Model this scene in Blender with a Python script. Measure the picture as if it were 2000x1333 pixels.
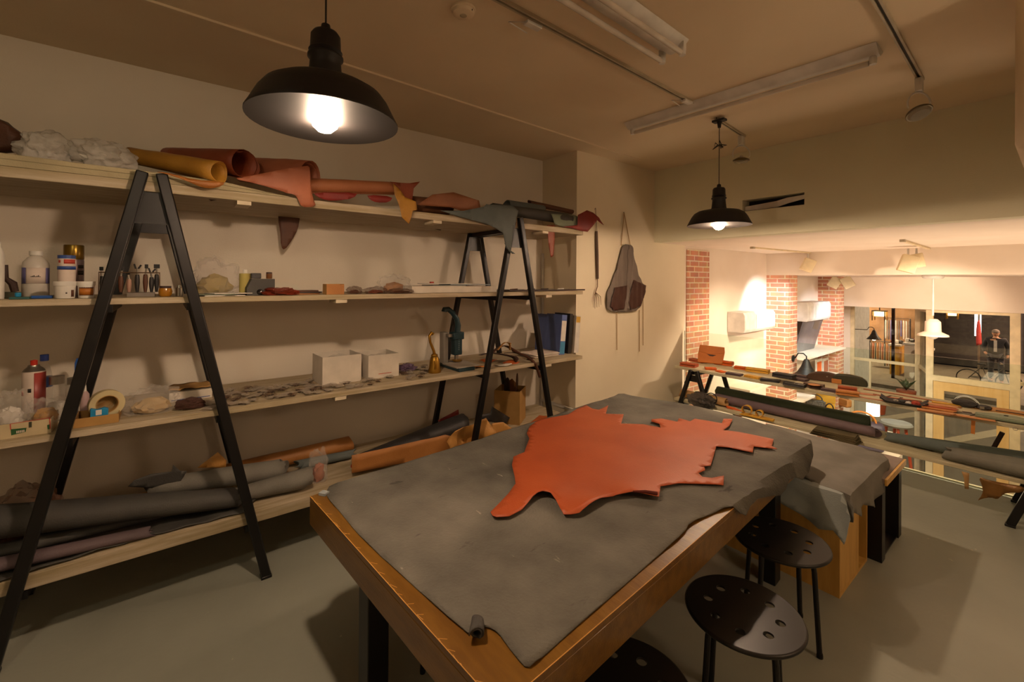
import bpy, bmesh, math, random
from mathutils import Vector, Matrix, noise
for o in list(bpy.data.objects): bpy.data.objects.remove(o)
SC = bpy.context.scene
COL = SC.collection
PI = math.pi
random.seed(7)
# ------------------------------------------------------------------ camera
FL, CY, PITCH, ROLL, YAW = 856.0, 545.04, -.0021, .0068, .9028
EYE = Vector((0, 0, 1.75))
_F = Vector((-math.sin(YAW), math.cos(YAW), 0)); _R = Vector((math.cos(YAW), math.sin(YAW), 0)); _U = Vector((0, 0, 1))
_c, _s = math.cos(PITCH), math.sin(PITCH); F2 = _F*_c-_U*_s; _U2 = _U*_c+_F*_s
_c, _s = math.cos(ROLL), math.sin(ROLL); R3 = _R*_c+_U2*_s; U3 = _U2*_c-_R*_s
cd = bpy.data.cameras.new('camera'); cam = bpy.data.objects.new('camera', cd); COL.objects.link(cam)
cam.matrix_world = Matrix(((R3.x, U3.x, -F2.x, EYE.x), (R3.y, U3.y, -F2.y, EYE.y), (R3.z, U3.z, -F2.z, EYE.z), (0, 0, 0, 1)))
cd.sensor_width = 36; cd.lens = FL/2000*36; cd.shift_y = -(666.5-CY)/2000; cd.clip_start = .05; cd.clip_end = 200
SC.camera = cam
def ray(u, v): return F2+R3*((u-1000)/FL)-U3*((v-CY)/FL)
def ax(u, v, x): d = ray(u, v); return EYE+d*((x-EYE.x)/d.x)     # where a line of sight meets the plane X=x
def ay(u, v, y): d = ray(u, v); return EYE+d*((y-EYE.y)/d.y)
def az(u, v, z): d = ray(u, v); return EYE+d*((z-EYE.z)/d.z)
# ------------------------------------------------------------------ light and exposure
SC.view_settings.view_transform = 'Standard'; SC.view_settings.look = 'None'; SC.view_settings.gamma = 1
SC.view_settings.use_curve_mapping = False; SC.view_settings.exposure = 0.0
W = bpy.data.worlds.new('night'); SC.world = W; W.use_nodes = True
W.node_tree.nodes['Background'].inputs[0].default_value = (.10, .12, .18, 1); W.node_tree.nodes['Background'].inputs[1].default_value = .15
def lamp(name, kind, loc, power, col, size=.05, target=None, spot=60, blend=.5, size_y=None):
    l = bpy.data.lights.new(name, kind); l.energy = power; l.color = col
    if kind == 'AREA':
        l.size = size
        if size_y: l.shape = 'RECTANGLE'; l.size_y = size_y
    else: l.shadow_soft_size = size
    if kind == 'SPOT': l.spot_size = math.radians(spot); l.spot_blend = blend
    o = bpy.data.objects.new(name, l); COL.objects.link(o); o.location = loc
    if target is not None: o.rotation_euler = (Vector(target)-Vector(loc)).to_track_quat('-Z', 'Y').to_euler()
    return o
WARM = (1, .60, .30); SHOPW = (1, .76, .54); COOL = (.93, .93, 1)
BULB = 1200.0           # strength of the pendant bulbs
# track spots over the shop below
for k, (loc, tgt, p, c, sp) in enumerate([
    ((-2.3, 7.2, 2.0), (-3.2, 7.9, .9), 90, COOL, 75),
    ((-.1, 6.6, 1.9), (-2.6, 9.0, -.6), 170, SHOPW, 90),
    ((-1.5, 6.3, 2.05), (-3.0, 6.6, -.8), 130, SHOPW, 110),
    ((-1.5, 9.6, 1.7), (-3.1, 10.4, -.4), 110, COOL, 100),
    ((-1.3, 9.9, 1.78), (-2.3, 12.2, .6), 45, SHOPW, 110),
    ((.8, 9.0, 1.7), (.2, 11.6, -.6), 16, SHOPW, 120),
    ((.3, 6.4, 2.05), (-.8, 8.0, -2.2), 200, SHOPW, 130)]):
    lamp('shop_spot', 'SPOT', loc, p*1.7, c, .06, tgt, sp, .6)
lamp('shop_upward_fill', 'AREA', (-.2, 6.9, -.6), 85, SHOPW, 2.2, (-.2, 6.9, 3))  # added fill aimed upward at the shop ceiling, no fitting behind it
lamp('street_shop_light', 'AREA', (-7.2, 26.6, 1.8), 1300, (1, .70, .46), 5, (-6, 27, -3), size_y=3)
lamp('street_shop_light', 'AREA', (1.0, 27, 1.4), 700, (1, .6, .4), 5, (1, 27, -3), size_y=3)
lamp('street_lamp_light', 'POINT', (2.0, 17, 3.5), 1800, (1, .72, .5), .2)
# a workshop ceiling spot out of the picture, then two added fill lights
lamp('track_spot_light', 'SPOT', (-.6, -.8, 2.95), 30, (1, .84, .56), .05, (-3.6, -.2, 1.3), 80, .6)
lamp('room_fill_light', 'POINT', (.7, -1.8, 2.3), 8, (1, .74, .5), .28)  # unseen soft fill behind the camera, added to lighten the shadows
lamp('side_fill_light', 'POINT', (1.25, 2.4, 2.3), 28, (1, .72, .48), .12)  # unseen fill added to brighten the beam, ceiling and right-hand floor
# ------------------------------------------------------------------ materials
def lin(h):
    h = h.lstrip('#'); r = [int(h[i:i+2], 16)/255 for i in (0, 2, 4)]
    return tuple((c/12.92 if c <= .04045 else ((c+.055)/1.055)**2.4) for c in r)+(1,)
MATS = {}
def mat(name, col, rough=.6, metal=0, col2=None, nscale=8, bump=0, bscale=60, coat=0, emit=None, estr=0, spec=.5, stretch=None, detail=4, lo=.35, hi=.65):
    if name in MATS: return MATS[name]
    m = bpy.data.materials.new(name); m.use_nodes = True; nt = m.node_tree; N = nt.nodes; L = nt.links
    b = N['Principled BSDF']; c1 = lin(col) if isinstance(col, str) else col
    b.inputs['Base Color'].default_value = c1; b.inputs['Roughness'].default_value = rough; b.inputs['Metallic'].default_value = metal
    b.inputs['Specular IOR Level'].default_value = spec; b.inputs['Coat Weight'].default_value = coat
    tc = N.new('ShaderNodeTexCoord'); mp = N.new('ShaderNodeMapping'); L.new(tc.outputs['Object'], mp.inputs[0])
    if stretch: mp.inputs['Scale'].default_value = stretch
    if col2 is None:
        c2 = tuple(min(1, k*.82) for k in c1[:3])+(1,)
    else: c2 = lin(col2)
    n = N.new('ShaderNodeTexNoise'); n.inputs['Scale'].default_value = nscale; n.inputs['Detail'].default_value = detail; L.new(mp.outputs[0], n.inputs['Vector'])
    r = N.new('ShaderNodeValToRGB'); r.color_ramp.elements[0].position = lo; r.color_ramp.elements[1].position = hi
    r.color_ramp.elements[0].color = c2; r.color_ramp.elements[1].color = c1
    L.new(n.outputs[0], r.inputs[0]); L.new(r.outputs[0], b.inputs['Base Color'])
    if bump:
        n2 = N.new('ShaderNodeTexNoise'); n2.inputs['Scale'].default_value = bscale; n2.inputs['Detail'].default_value = 6; L.new(mp.outputs[0], n2.inputs['Vector'])
        bp = N.new('ShaderNodeBump'); bp.inputs['Strength'].default_value = bump; bp.inputs['Distance'].default_value = .01
        L.new(n2.outputs[0], bp.inputs['Height']); L.new(bp.outputs[0], b.inputs['Normal'])
    if emit: b.inputs['Emission Color'].default_value = lin(emit) if isinstance(emit, str) else emit; b.inputs['Emission Strength'].default_value = estr
    MATS[name] = m; return m
def plastic(name, col, alpha=.35, rough=.12, bd=.006):
    if name in MATS: return MATS[name]
    m = bpy.data.materials.new(name); m.use_nodes = True; nt = m.node_tree; N = nt.nodes; L = nt.links
    b = N['Principled BSDF']; b.inputs['Base Color'].default_value = lin(col); b.inputs['Roughness'].default_value = rough
    n = N.new('ShaderNodeTexNoise'); n.inputs['Scale'].default_value = 25; bp = N.new('ShaderNodeBump'); bp.inputs['Strength'].default_value = .8; bp.inputs['Distance'].default_value = bd
    L.new(n.outputs[0], bp.inputs['Height']); L.new(bp.outputs[0], b.inputs['Normal'])
    t = N.new('ShaderNodeBsdfTransparent'); mx = N.new('ShaderNodeMixShader'); mx.inputs[0].default_value = alpha
    L.new(t.outputs[0], mx.inputs[1]); L.new(b.outputs[0], mx.inputs[2]); L.new(mx.outputs[0], N['Material Output'].inputs[0])
    MATS[name] = m; return m
def glassmat(name, tint, refl=.08):
    if name in MATS: return MATS[name]
    m = bpy.data.materials.new(name); m.use_nodes = True; nt = m.node_tree; N = nt.nodes; L = nt.links; N.remove(N['Principled BSDF'])
    t = N.new('ShaderNodeBsdfTransparent'); t.inputs[0].default_value = lin(tint); g = N.new('ShaderNodeBsdfGlossy'); g.inputs['Roughness'].default_value = .02
    fr = N.new('ShaderNodeFresnel'); fr.inputs[0].default_value = 1.45
    mx = N.new('ShaderNodeMixShader'); L.new(fr.outputs[0], mx.inputs[0]); L.new(t.outputs[0], mx.inputs[1]); L.new(g.outputs[0], mx.inputs[2]); L.new(mx.outputs[0], N['Material Output'].inputs[0])
    MATS[name] = m; return m
def brickmat():
    m = bpy.data.materials.new('red_brick'); m.use_nodes = True; nt = m.node_tree; N = nt.nodes; L = nt.links; b = N['Principled BSDF']
    tc = N.new('ShaderNodeNewGeometry'); sp = N.new('ShaderNodeSeparateXYZ'); L.new(tc.outputs['Position'], sp.inputs[0])
    ad = N.new('ShaderNodeMath'); L.new(sp.outputs[0], ad.inputs[0]); L.new(sp.outputs[1], ad.inputs[1]); cb = N.new('ShaderNodeCombineXYZ')
    L.new(ad.outputs[0], cb.inputs[0]); L.new(sp.outputs[2], cb.inputs[1])
    br = N.new('ShaderNodeTexBrick'); L.new(cb.outputs[0], br.inputs[0]); br.inputs['Scale'].default_value = 1
    br.inputs['Brick Width'].default_value = .23; br.inputs['Row Height'].default_value = .075; br.inputs['Mortar Size'].default_value = .009; br.inputs['Mortar Smooth'].default_value = .2
    br.inputs['Color1'].default_value = lin('#cc9070'); br.inputs['Color2'].default_value = lin('#b07860'); br.inputs['Mortar'].default_value = lin('#d9c9ae'); br.inputs['Bias'].default_value = -.1
    nz = N.new('ShaderNodeTexNoise'); nz.inputs['Scale'].default_value = 9; L.new(cb.outputs[0], nz.inputs[0])
    mx = N.new('ShaderNodeMixRGB'); mx.blend_type = 'OVERLAY'; mx.inputs[0].default_value = .3; L.new(br.outputs[0], mx.inputs[1]); L.new(nz.outputs[1], mx.inputs[2]); L.new(mx.outputs[0], b.inputs['Base Color'])
    bp = N.new('ShaderNodeBump'); bp.inputs['Distance'].default_value = .01; bp.inputs['Strength'].default_value = .8; bp.invert = True; L.new(br.outputs['Fac'], bp.inputs['Height']); L.new(bp.outputs[0], b.inputs['Normal'])
    b.inputs['Roughness'].default_value = .85; return m
M_wall = mat('wall_paint', '#dcd3c4', .85, col2='#d6ccbd', nscale=1.5, bump=.12, bscale=120)
M_ceil = mat('ceiling_paint', '#dccbae', .9, col2='#d5c3a6', nscale=1.2, bump=.08, bscale=90)
M_ap = mat('wall_paint_warm_lit', '#e0d4ba', .85, col2='#dbceb4', nscale=1.5, bump=.12, bscale=120)  # same paint as the other walls, warm light mixed into its colour
M_beam = mat('beam_paint', '#dedabf', .9, col2='#d8d3b8', nscale=1.2, bump=.1, bscale=90)
M_shop = mat('shop_plaster', '#e6d8c8', .85, col2='#e0d1c0', nscale=2, bump=.1, bscale=90)
M_white = mat('white_enamel', '#dcd8d0', .45)
M_shelf = mat('washed_pine', '#b3a48c', .65, col2='#978868', nscale=7, stretch=(6, .5, 6), bump=.2, bscale=40)
M_shelf2 = mat('washed_pine_rail', '#cbc3a4', .65, col2='#b5ab8a', nscale=7, stretch=(.5, 6, 6), bump=.2, bscale=40)
M_black = mat('black_powder_coat', '#151314', .38, .3, col2='#0e0d0e', spec=.6)
M_shade = mat('charcoal_enamel', '#1b1818', .5, .2, col2='#141212')
M_shade_in = mat('dark_lilac_enamel', '#111015', .5, 0, spec=.25)
M_varn = mat('varnished_ply', '#7a561c', .33, col2='#664412', nscale=5, stretch=(1, 5, 5), bump=.1, bscale=30, coat=.3)
M_wear = mat('worn_wood_edge', '#c9954a', .6)
M_felt = mat('grey_hide', '#706d64', .85, col2='#45433d', nscale=3.6, bump=.5, bscale=90, detail=9, lo=.3, hi=.7)
M_red = mat('red_orange_hide', '#b45428', .5, col2='#a64a22', nscale=3, bump=.18, bscale=160)
M_redin = mat('red_hide_flesh', '#5d1d10', .9)
M_ply = mat('yellow_plywood', '#cfa356', .5, col2='#bc8f45', nscale=4, stretch=(4, 4, .6), bump=.08)
M_conc = mat('floor_scuffs', '#8f8d80', .5)
M_steel = mat('brushed_steel', '#a8a49c', .3, .9)
M_brass = mat('brass', '#a27a2c', .38, .8, col2='#8a6520')
M_kraft = mat('kraft_card', '#a9824a', .8, col2='#9b763f')
M_cardw = mat('white_card', '#cfc6b8', .75)
M_paper = mat('white_paper', '#d8d2c8', .8)
M_brick = brickmat()
M_glass = glassmat('window_glass', '#f2f4f0'); M_glassg = glassmat('balustrade_glass', '#f4faf6')
P_clear = plastic('clear_polybag', '#cfc8c0', .17, .08); P_milky = plastic('milky_polybag', '#d2ccc4', .5, .2); P_brown = plastic('brown_polybag', '#6b4a38', .4); P_jug = plastic('jug_plastic', '#ddd6cc', .55, .25, .001)
def lm(name, col, col2=None, rough=.55): return mat(name, col, rough, col2=col2, nscale=5, bump=.2, bscale=130)
L_tan = lm('tan_leather', '#d2873b', '#bd722b'); L_must = lm('mustard_leather', '#b5832c', '#9c6d20'); L_orange = lm('orange_leather', '#b55a24', '#a04b1b')
L_rust = lm('rust_leather', '#8c3f1e', '#793417'); L_pink = lm('dusty_pink_leather', '#a86446', '#97563b'); L_brown = lm('brown_leather', '#613923', '#4c2b1a')
L_dbrown = lm('dark_brown_leather', '#3b2319', '#2f1b14'); L_char = lm('charcoal_leather', '#44433f', '#383634', .7); L_black = lm('black_leather', '#2a2828', '#221f1f', .5)
L_green = lm('dark_green_leather', '#3b4439', '#30392f', .6); L_purp = lm('aubergine_leather', '#625256', '#524549', .7); L_grey = lm('grey_leather', '#75726a', '#626058', .8)
L_slate = lm('slate_leather', '#606766', '#525a58', .8); L_redd = lm('crimson_leather', '#7c1f17', '#6a1812'); L_olive = lm('olive_leather', '#3f402e', '#343526', .4)
L_sage = lm('sage_leather', '#78826d', '#6c7561', .6); L_cam = lm('camel_leather', '#c48e4a', '#aa7b3b'); L_suede = lm('blue_grey_suede', '#9ca4a2', '#8d9593', .9)
L_natural = lm('natural_leather', '#a8713a', '#97622e')
# ------------------------------------------------------------------ mesh building
class MB:
    def __init__(s): s.bm = bmesh.new()
    def verts(s, vs, fs, smooth=False):
        b = [s.bm.verts.new(v) for v in vs]
        for f in fs:
            try:
                q = s.bm.faces.new([b[i] for i in f]); q.smooth = smooth
            except ValueError: pass
        return s
    def box(s, lo, hi, T=None):
        x0, y0, z0 = lo; x1, y1, z1 = hi
        vs = [Vector(v) for v in ((x0, y0, z0), (x1, y0, z0), (x1, y1, z0), (x0, y1, z0), (x0, y0, z1), (x1, y0, z1), (x1, y1, z1), (x0, y1, z1))]
        if T is not None: vs = [T@v for v in vs]
        return s.verts(vs, [(3, 2, 1, 0), (4, 5, 6, 7), (0, 1, 5, 4), (1, 2, 6, 5), (2, 3, 7, 6), (3, 0, 4, 7)])
    def cbox(s, c, size, rz=0, T=None):
        M = Matrix.Translation(Vector(c))@Matrix.Rotation(rz, 4, 'Z')
        if T is not None: M = M@T
        a = [k/2 for k in size]; return s.box([-k for k in a], a, M)
    def beam(s, p, q, w, h, up=(0, 0, 1)):
        p = Vector(p); q = Vector(q); d = (q-p); L_ = d.length; d.normalize(); up = Vector(up)
        if abs(d.dot(up)) > .98: up = Vector((1, 0, 0))
        x = d.cross(up).normalized(); z = x.cross(d)
        vs = []
        for t in (0, L_):
            for a, b in ((-1, -1), (1, -1), (1, 1), (-1, 1)): vs.append(p+d*t+x*a*w/2+z*b*h/2)
        return s.verts(vs, [(0, 1, 2, 3), (7, 6, 5, 4), (0, 4, 5, 1), (1, 5, 6, 2), (2, 6, 7, 3), (3, 7, 4, 0)])
    def tube(s, pts, r, seg=8, cap=True):
        pts = [Vector(p) for p in pts]; n = len(pts); rr = r if isinstance(r, (list, tuple)) else [r]*n; vs = []; prev = None
        for i, p in enumerate(pts):
            d = (pts[min(i+1, n-1)]-pts[max(i-1, 0)]).normalized()
            if prev is None: a = d.cross(Vector((0, 0, 1)) if abs(d.z) < .9 else Vector((1, 0, 0))).normalized()
            else: a = (prev-d*prev.dot(d)).normalized()
            prev = a; b = d.cross(a)
            for k in range(seg): t = 2*PI*k/seg; vs.append(p+(a*math.cos(t)+b*math.sin(t))*rr[i])
        fs = [(i*seg+k, i*seg+(k+1) % seg, (i+1)*seg+(k+1) % seg, (i+1)*seg+k) for i in range(n-1) for k in range(seg)]
        if cap: fs += [tuple(range(seg-1, -1, -1)), tuple((n-1)*seg+k for k in range(seg))]
        return s.verts(vs, fs, True)
    def lathe(s, prof, c=(0, 0, 0), seg=24, T=None):
        c = Vector(c); vs = []; n = len(prof)
        for r, z in prof:
            for k in range(seg): t = 2*PI*k/seg; v = Vector((max(r, 1e-4)*math.cos(t), max(r, 1e-4)*math.sin(t), z)); vs.append((T@v if T is not None else v)+c)
        fs = [(i*seg+k, i*seg+(k+1) % seg, (i+1)*seg+(k+1) % seg, (i+1)*seg+k) for i in range(n-1) for k in range(seg)]
        if prof[0][0] > .002: fs.append(tuple(range(seg-1, -1, -1)))
        if prof[-1][0] > .002: fs.append(tuple((n-1)*seg+k for k in range(seg)))
        return s.verts(vs, fs, True)
    def prism(s, poly, z0, z1, T=None):
        n = len(poly); vs = [Vector((x, y, z)) for z in (z0, z1) for x, y in poly]
        if T is not None: vs = [T@v for v in vs]
        return s.verts(vs, [tuple(range(n-1, -1, -1)), tuple(range(n, 2*n))]+[(i, (i+1) % n, n+(i+1) % n, n+i) for i in range(n)])
    def blob(s, c, rad, seed=0, amp=.3, freq=2.5, sub=3, floor=None, rz=0, ridge=0):
        t = bmesh.new(); bmesh.ops.create_icosphere(t, subdivisions=sub, radius=1); c = Vector(c); rad = Vector(rad)
        M = Matrix.Rotation(rz, 3, 'Z'); off = Vector((seed*3.1, seed*1.7, seed*.9)); mp = {}
        for v in t.verts:
            p = v.co.copy(); k = 1+amp*noise.noise(p*freq+off)+amp*.5*noise.noise(p*freq*2.3+off)+(ridge*(.25-abs(noise.noise(p*3.2-off)))+ridge*.7*(.25-abs(noise.noise(p*7.5+off))) if ridge else 0)
            q = Vector((p.x*rad.x*k, p.y*rad.y*k, p.z*rad.z*k)); q = M@q+c
            if floor is not None and q.z < floor: q.z = floor+(q.z-floor)*.02
            mp[v.index] = s.bm.verts.new(q)
        for f in t.faces: q = s.bm.faces.new([mp[v.index] for v in f.verts]); q.smooth = True
        t.free(); return s
    def curvefill(s, outer, holes, z0, z1, T=None):
        cu = bpy.data.curves.new('t', 'CURVE'); cu.dimensions = '2D'; cu.fill_mode = 'BOTH'; cu.extrude = abs(z1-z0)/2
        for pl in [outer]+holes:
            sp = cu.splines.new('POLY'); sp.points.add(len(pl)-1); sp.use_cyclic_u = True
            for i, (x, y) in enumerate(pl): sp.points[i].co = (x, y, 0, 1)
        return s._cv(cu, Matrix.Translation((0, 0, (z0+z1)/2)) if T is None else T@Matrix.Translation((0, 0, (z0+z1)/2)))
    def text(s, txt, size, T, ext=.0008, bold=0):
        cu = bpy.data.curves.new('t', 'FONT'); cu.body = txt; cu.size = size; cu.extrude = ext; cu.offset = bold; cu.align_x = 'CENTER'; cu.align_y = 'CENTER'
        return s._cv(cu, T)
    def _cv(s, cu, T):
        ob = bpy.data.objects.new('t', cu); me = bpy.data.meshes.new_from_object(ob)
        me.transform(T); s.bm.from_mesh(me); bpy.data.objects.remove(ob); bpy.data.curves.remove(cu); bpy.data.meshes.remove(me); return s
ORG = {}
def props(o, label=None, cat=None, group=None, kind=None):
    if label: o['label'] = label
    if cat: o['category'] = cat
    if group: o['group'] = group
    if kind: o['kind'] = kind
    return o
def build(mb, name, m, parent=None, label=None, cat=None, group=None, kind=None, bev=0, solid=0, sub=0, angle=35, mats=None, offset=-1):
    bm = mb.bm
    bmesh.ops.remove_doubles(bm, verts=bm.verts, dist=1e-5)
    if not solid: bmesh.ops.recalc_face_normals(bm, faces=bm.faces)
    xs = [v.co for v in bm.verts]
    lo = Vector([min(v[i] for v in xs) for i in range(3)]); hi = Vector([max(v[i] for v in xs) for i in range(3)])
    org = Vector(((lo.x+hi.x)/2, (lo.y+hi.y)/2, lo.z))
    bmesh.ops.translate(bm, verts=bm.verts, vec=-org)
    for f in bm.faces: f.smooth = True
    me = bpy.data.meshes.new(name); bm.to_mesh(me); bm.free(); me.set_sharp_from_angle(angle=math.radians(angle)); me.materials.append(m)
    o = bpy.data.objects.new(name, me); COL.objects.link(o); ORG[o.name] = org
    if parent is not None: o.parent = parent; o.location = org-ORG[parent.name]
    else: o.location = org
    if solid: md = o.modifiers.new('s', 'SOLIDIFY'); md.thickness = solid; md.offset = offset
    if bev: md = o.modifiers.new('b', 'BEVEL'); md.width = bev; md.segments = 2; md.limit_method = 'ANGLE'
    if sub: md = o.modifiers.new('u', 'SUBSURF'); md.levels = md.render_levels = sub
    return props(o, label, cat, group, kind)
def thing(name, loc, label, cat, group=None):
    o = bpy.data.objects.new(name, None); COL.objects.link(o); o.empty_display_size = .05; o.location = loc; ORG[o.name] = Vector(loc); return props(o, label, cat, group)
def dup(root, loc, rz=0, label=None, group=None, scale=None):
    r = root.copy(); COL.objects.link(r); r.location = loc; r.rotation_euler = (0, 0, rz); ORG[r.name] = Vector(loc)
    if scale: r.scale = scale
    if label: r['label'] = label
    if group: r['group'] = group
    for ch in list(root.children):
        c = ch.copy(); COL.objects.link(c); c.parent = r
        for g in list(ch.children):
            d = g.copy(); COL.objects.link(d); d.parent = c
    return r
def T3(loc, rz=0, rx=0, ry=0, s=1): return Matrix.Translation(Vector(loc))@Matrix.Rotation(rz, 4, 'Z')@Matrix.Rotation(ry, 4, 'Y')@Matrix.Rotation(rx, 4, 'X')@Matrix.Diagonal((s, s, s, 1))
def circ(r, n=20, c=(0, 0), ry=None, a0=0): return [(c[0]+r*math.cos(a0+2*PI*k/n), c[1]+(ry or r)*math.sin(a0+2*PI*k/n)) for k in range(n)]
# a flat or bent piece of hide: an outline in (a,b), cut to a grid, then bent by fn
def sheet_bm(poly, fn, cell=.06):
    mb = MB(); bm = mb.bm; bm.faces.new([bm.verts.new((a, b, 0)) for a, b in poly])
    A = [p[0] for p in poly]; B = [p[1] for p in poly]
    for ax_, lo, hi in ((0, min(A), max(A)), (1, min(B), max(B))):
        n = int((hi-lo)/cell)
        for i in range(1, n+1):
            c = lo+i*(hi-lo)/(n+1); co = Vector((c, 0, 0) if ax_ == 0 else (0, c, 0)); no = Vector((1, 0, 0) if ax_ == 0 else (0, 1, 0))
            bmesh.ops.bisect_plane(bm, geom=bm.verts[:]+bm.edges[:]+bm.faces[:], plane_co=co, plane_no=no)
    bmesh.ops.triangulate(bm, faces=[f for f in bm.faces if len(f.verts) > 4])
    for v in bm.verts: v.co = Vector(fn(v.co.x, v.co.y))
    bmesh.ops.recalc_face_normals(bm, faces=bm.faces)
    return mb
def nz(x, y, s=1, seed=0): return noise.noise(Vector((x*s+seed*7.3, y*s-seed*3.1, seed*1.9)))
def sheet(name, pix, plane, val, m, label, cat, thick=.003, amp=.006, fs=6, seed=0, parent=None, cell=.05, group=None, fn=None, smooth=0, lift=0):
    pts = [{'x': ax, 'y': ay, 'z': az}[plane](u, v, val) for u, v in pix]
    for _ in range(smooth):
        q = []
        for i, p in enumerate(pts): n_ = pts[(i+1) % len(pts)]; q += [p*.75+n_*.25, p*.25+n_*.75]
        pts = q
    ij = {'x': (1, 2), 'y': (0, 2), 'z': (0, 1)}[plane]
    poly = [(p[ij[0]], p[ij[1]]) for p in pts]
    def f(a, b):
        w = amp*nz(a, b, fs, seed)+lift
        if fn: w += fn(a, b)
        if plane == 'z' and not fn: w = abs(w)
        return {'x': (val+w, a, b), 'y': (a, val+w, b), 'z': (a, b, val+w)}[plane]
    return build(sheet_bm(poly, f, cell), name, m, parent, label, cat, group, solid=thick, offset=0)
# a rolled hide between two points: a spiral cross section
def roll(name, p0, p1, r0, r1, m, label, cat, turns=2.6, thick=.004, seed=0, squash=.85, tail=0, sag=0, ragged=.02, group=None, parent=None, a0=-1.2, gap=None, flip=1, open_=.32):
    p0 = Vector(p0); p1 = Vector(p1); d = p1-p0; L_ = d.length; d.normalize()
    x = d.cross(Vector((0, 0, 1))).normalized()*flip; z = Vector((0, 0, 1)); mb = MB(); n = int(turns*18); rings = max(4, int(L_/.07)); rg = random.Random(seed)
    ph = rg.random()*6; vs = []
    for i in range(rings+1):
        t = i/rings; R_ = r0+(r1-r0)*t; cpt = p0+d*(L_*t)
        for k in range(n+1):
            a = a0+k/n*turns*2*PI; rr = R_*(open_+(1-open_)*k/n)*(1+.06*noise.noise(Vector((t*4+seed, a*.5, seed))))
            off = 0
            if i in (0, rings): off = (ragged*math.sin(a*.7+ph)+ragged*.6*math.sin(a*1.9+ph*2))*(1 if i else -1)
            v = cpt+d*off+x*(rr*math.cos(a))+z*(rr*math.sin(a)*squash+R_*squash-sag*math.sin(t*PI))
            vs.append(v)
        if tail:
            a = a0+turns*2*PI
            for q in (1, 2, 3): pass
    w = n+1; fs = [(i*w+k, i*w+k+1, (i+1)*w+k+1, (i+1)*w+k) for i in range(rings) for k in range(n)]
    mb.verts(vs, fs, True)
    return build(mb, name, m, parent, label, cat, group, solid=thick, offset=0)
# ================================================================== the room
def struct(name, mb, m, **k): return build(mb, name, m, kind='structure', **k)
M_floor = mat('grey_floor_paint', '#96988c', .42, col2='#888a7f', nscale=1.3, bump=.15, bscale=30, detail=8)
def floorscuff(m):
    nt = m.node_tree; N = nt.nodes; L = nt.links; b = N['Principled BSDF']; src = b.inputs['Base Color'].links[0].from_socket
    n = N.new('ShaderNodeTexNoise'); n.inputs['Scale'].default_value = 7; n.inputs['Detail'].default_value = 9; n.inputs['Roughness'].default_value = .75
    r = N.new('ShaderNodeValToRGB'); r.color_ramp.elements[0].position = .665; r.color_ramp.elements[1].position = .69
    tc = N.new('ShaderNodeTexCoord'); L.new(tc.outputs['Object'], n.inputs['Vector']); L.new(n.outputs[0], r.inputs[0])
    mx = N.new('ShaderNodeMixRGB'); L.new(r.outputs[0], mx.inputs[0]); L.new(src, mx.inputs[1]); mx.inputs[2].default_value = lin('#b5ae9a'); L.new(mx.outputs[0], b.inputs['Base Color'])
floorscuff(M_floor)
def specks(m, col, scale, lo, stretch):
    nt = m.node_tree; N = nt.nodes; L = nt.links; b = N['Principled BSDF']; src = b.inputs['Base Color'].links[0].from_socket
    tc = N.new('ShaderNodeTexCoord'); mp = N.new('ShaderNodeMapping'); mp.inputs['Scale'].default_value = stretch; mp.inputs['Rotation'].default_value = (0, 0, .6)
    n = N.new('ShaderNodeTexNoise'); n.inputs['Scale'].default_value = scale; n.inputs['Detail'].default_value = 4; r = N.new('ShaderNodeValToRGB'); r.color_ramp.elements[0].position = lo; r.color_ramp.elements[1].position = lo+.05
    L.new(tc.outputs['Object'], mp.inputs[0]); L.new(mp.outputs[0], n.inputs['Vector']); L.new(n.outputs[0], r.inputs[0])
    mx = N.new('ShaderNodeMixRGB'); L.new(r.outputs[0], mx.inputs[0]); L.new(src, mx.inputs[1]); mx.inputs[2].default_value = lin(col); L.new(mx.outputs[0], b.inputs['Base Color'])
specks(M_felt, '#3a3733', 16, .70, (1, .35, 1)); specks(M_felt, '#9b9588', 26, .73, (.3, 1.2, 1))
M_hem = mat('hide_speckle', '#4a4844', .9)
CZ = 3.105
struct('floor', MB().box((-3.9, -2.6, -.22), (1.9, 5.44, 0)), M_floor)
struct('wall_left', MB().box((-3.85, -2.6, 0), (-3.7, 3.353, CZ)), M_wall)
struct('wall_apron', MB().box((-3.85, 3.353, 0), (-3.17, 5.44, CZ)), M_ap)
struct('ceiling', MB().box((-3.9, -2.7, CZ), (1.95, 4.95, CZ+.1)), M_ceil)
struct('wall_back', MB().box((-3.9, -2.75, 0), (1.9, -2.6, CZ)), M_wall)
struct('wall_right', MB().box((1.8, -2.6, 0), (1.95, 5.44, CZ)), M_wall)
BX = Matrix(((1, 0, 0, 0), (0, 0, 1, 0), (0, 1, 0, 0), (0, 0, 0, 1)))     # (x,y,z)->(x,z,y): drawings in the XZ plane
VX0, VX1 = ay(1450, 400, 4.74).x, ay(1571, 390, 4.74).x
bw = MB().curvefill([(-3.17, 2.225), (1.8, 2.225), (1.8, CZ), (-3.17, CZ)], [[(VX0, 2.482), (VX1, 2.482), (VX1, 2.60), (VX0, 2.60)]], 4.74, 4.90, BX)
struct('wall_far', bw, M_beam)
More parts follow.
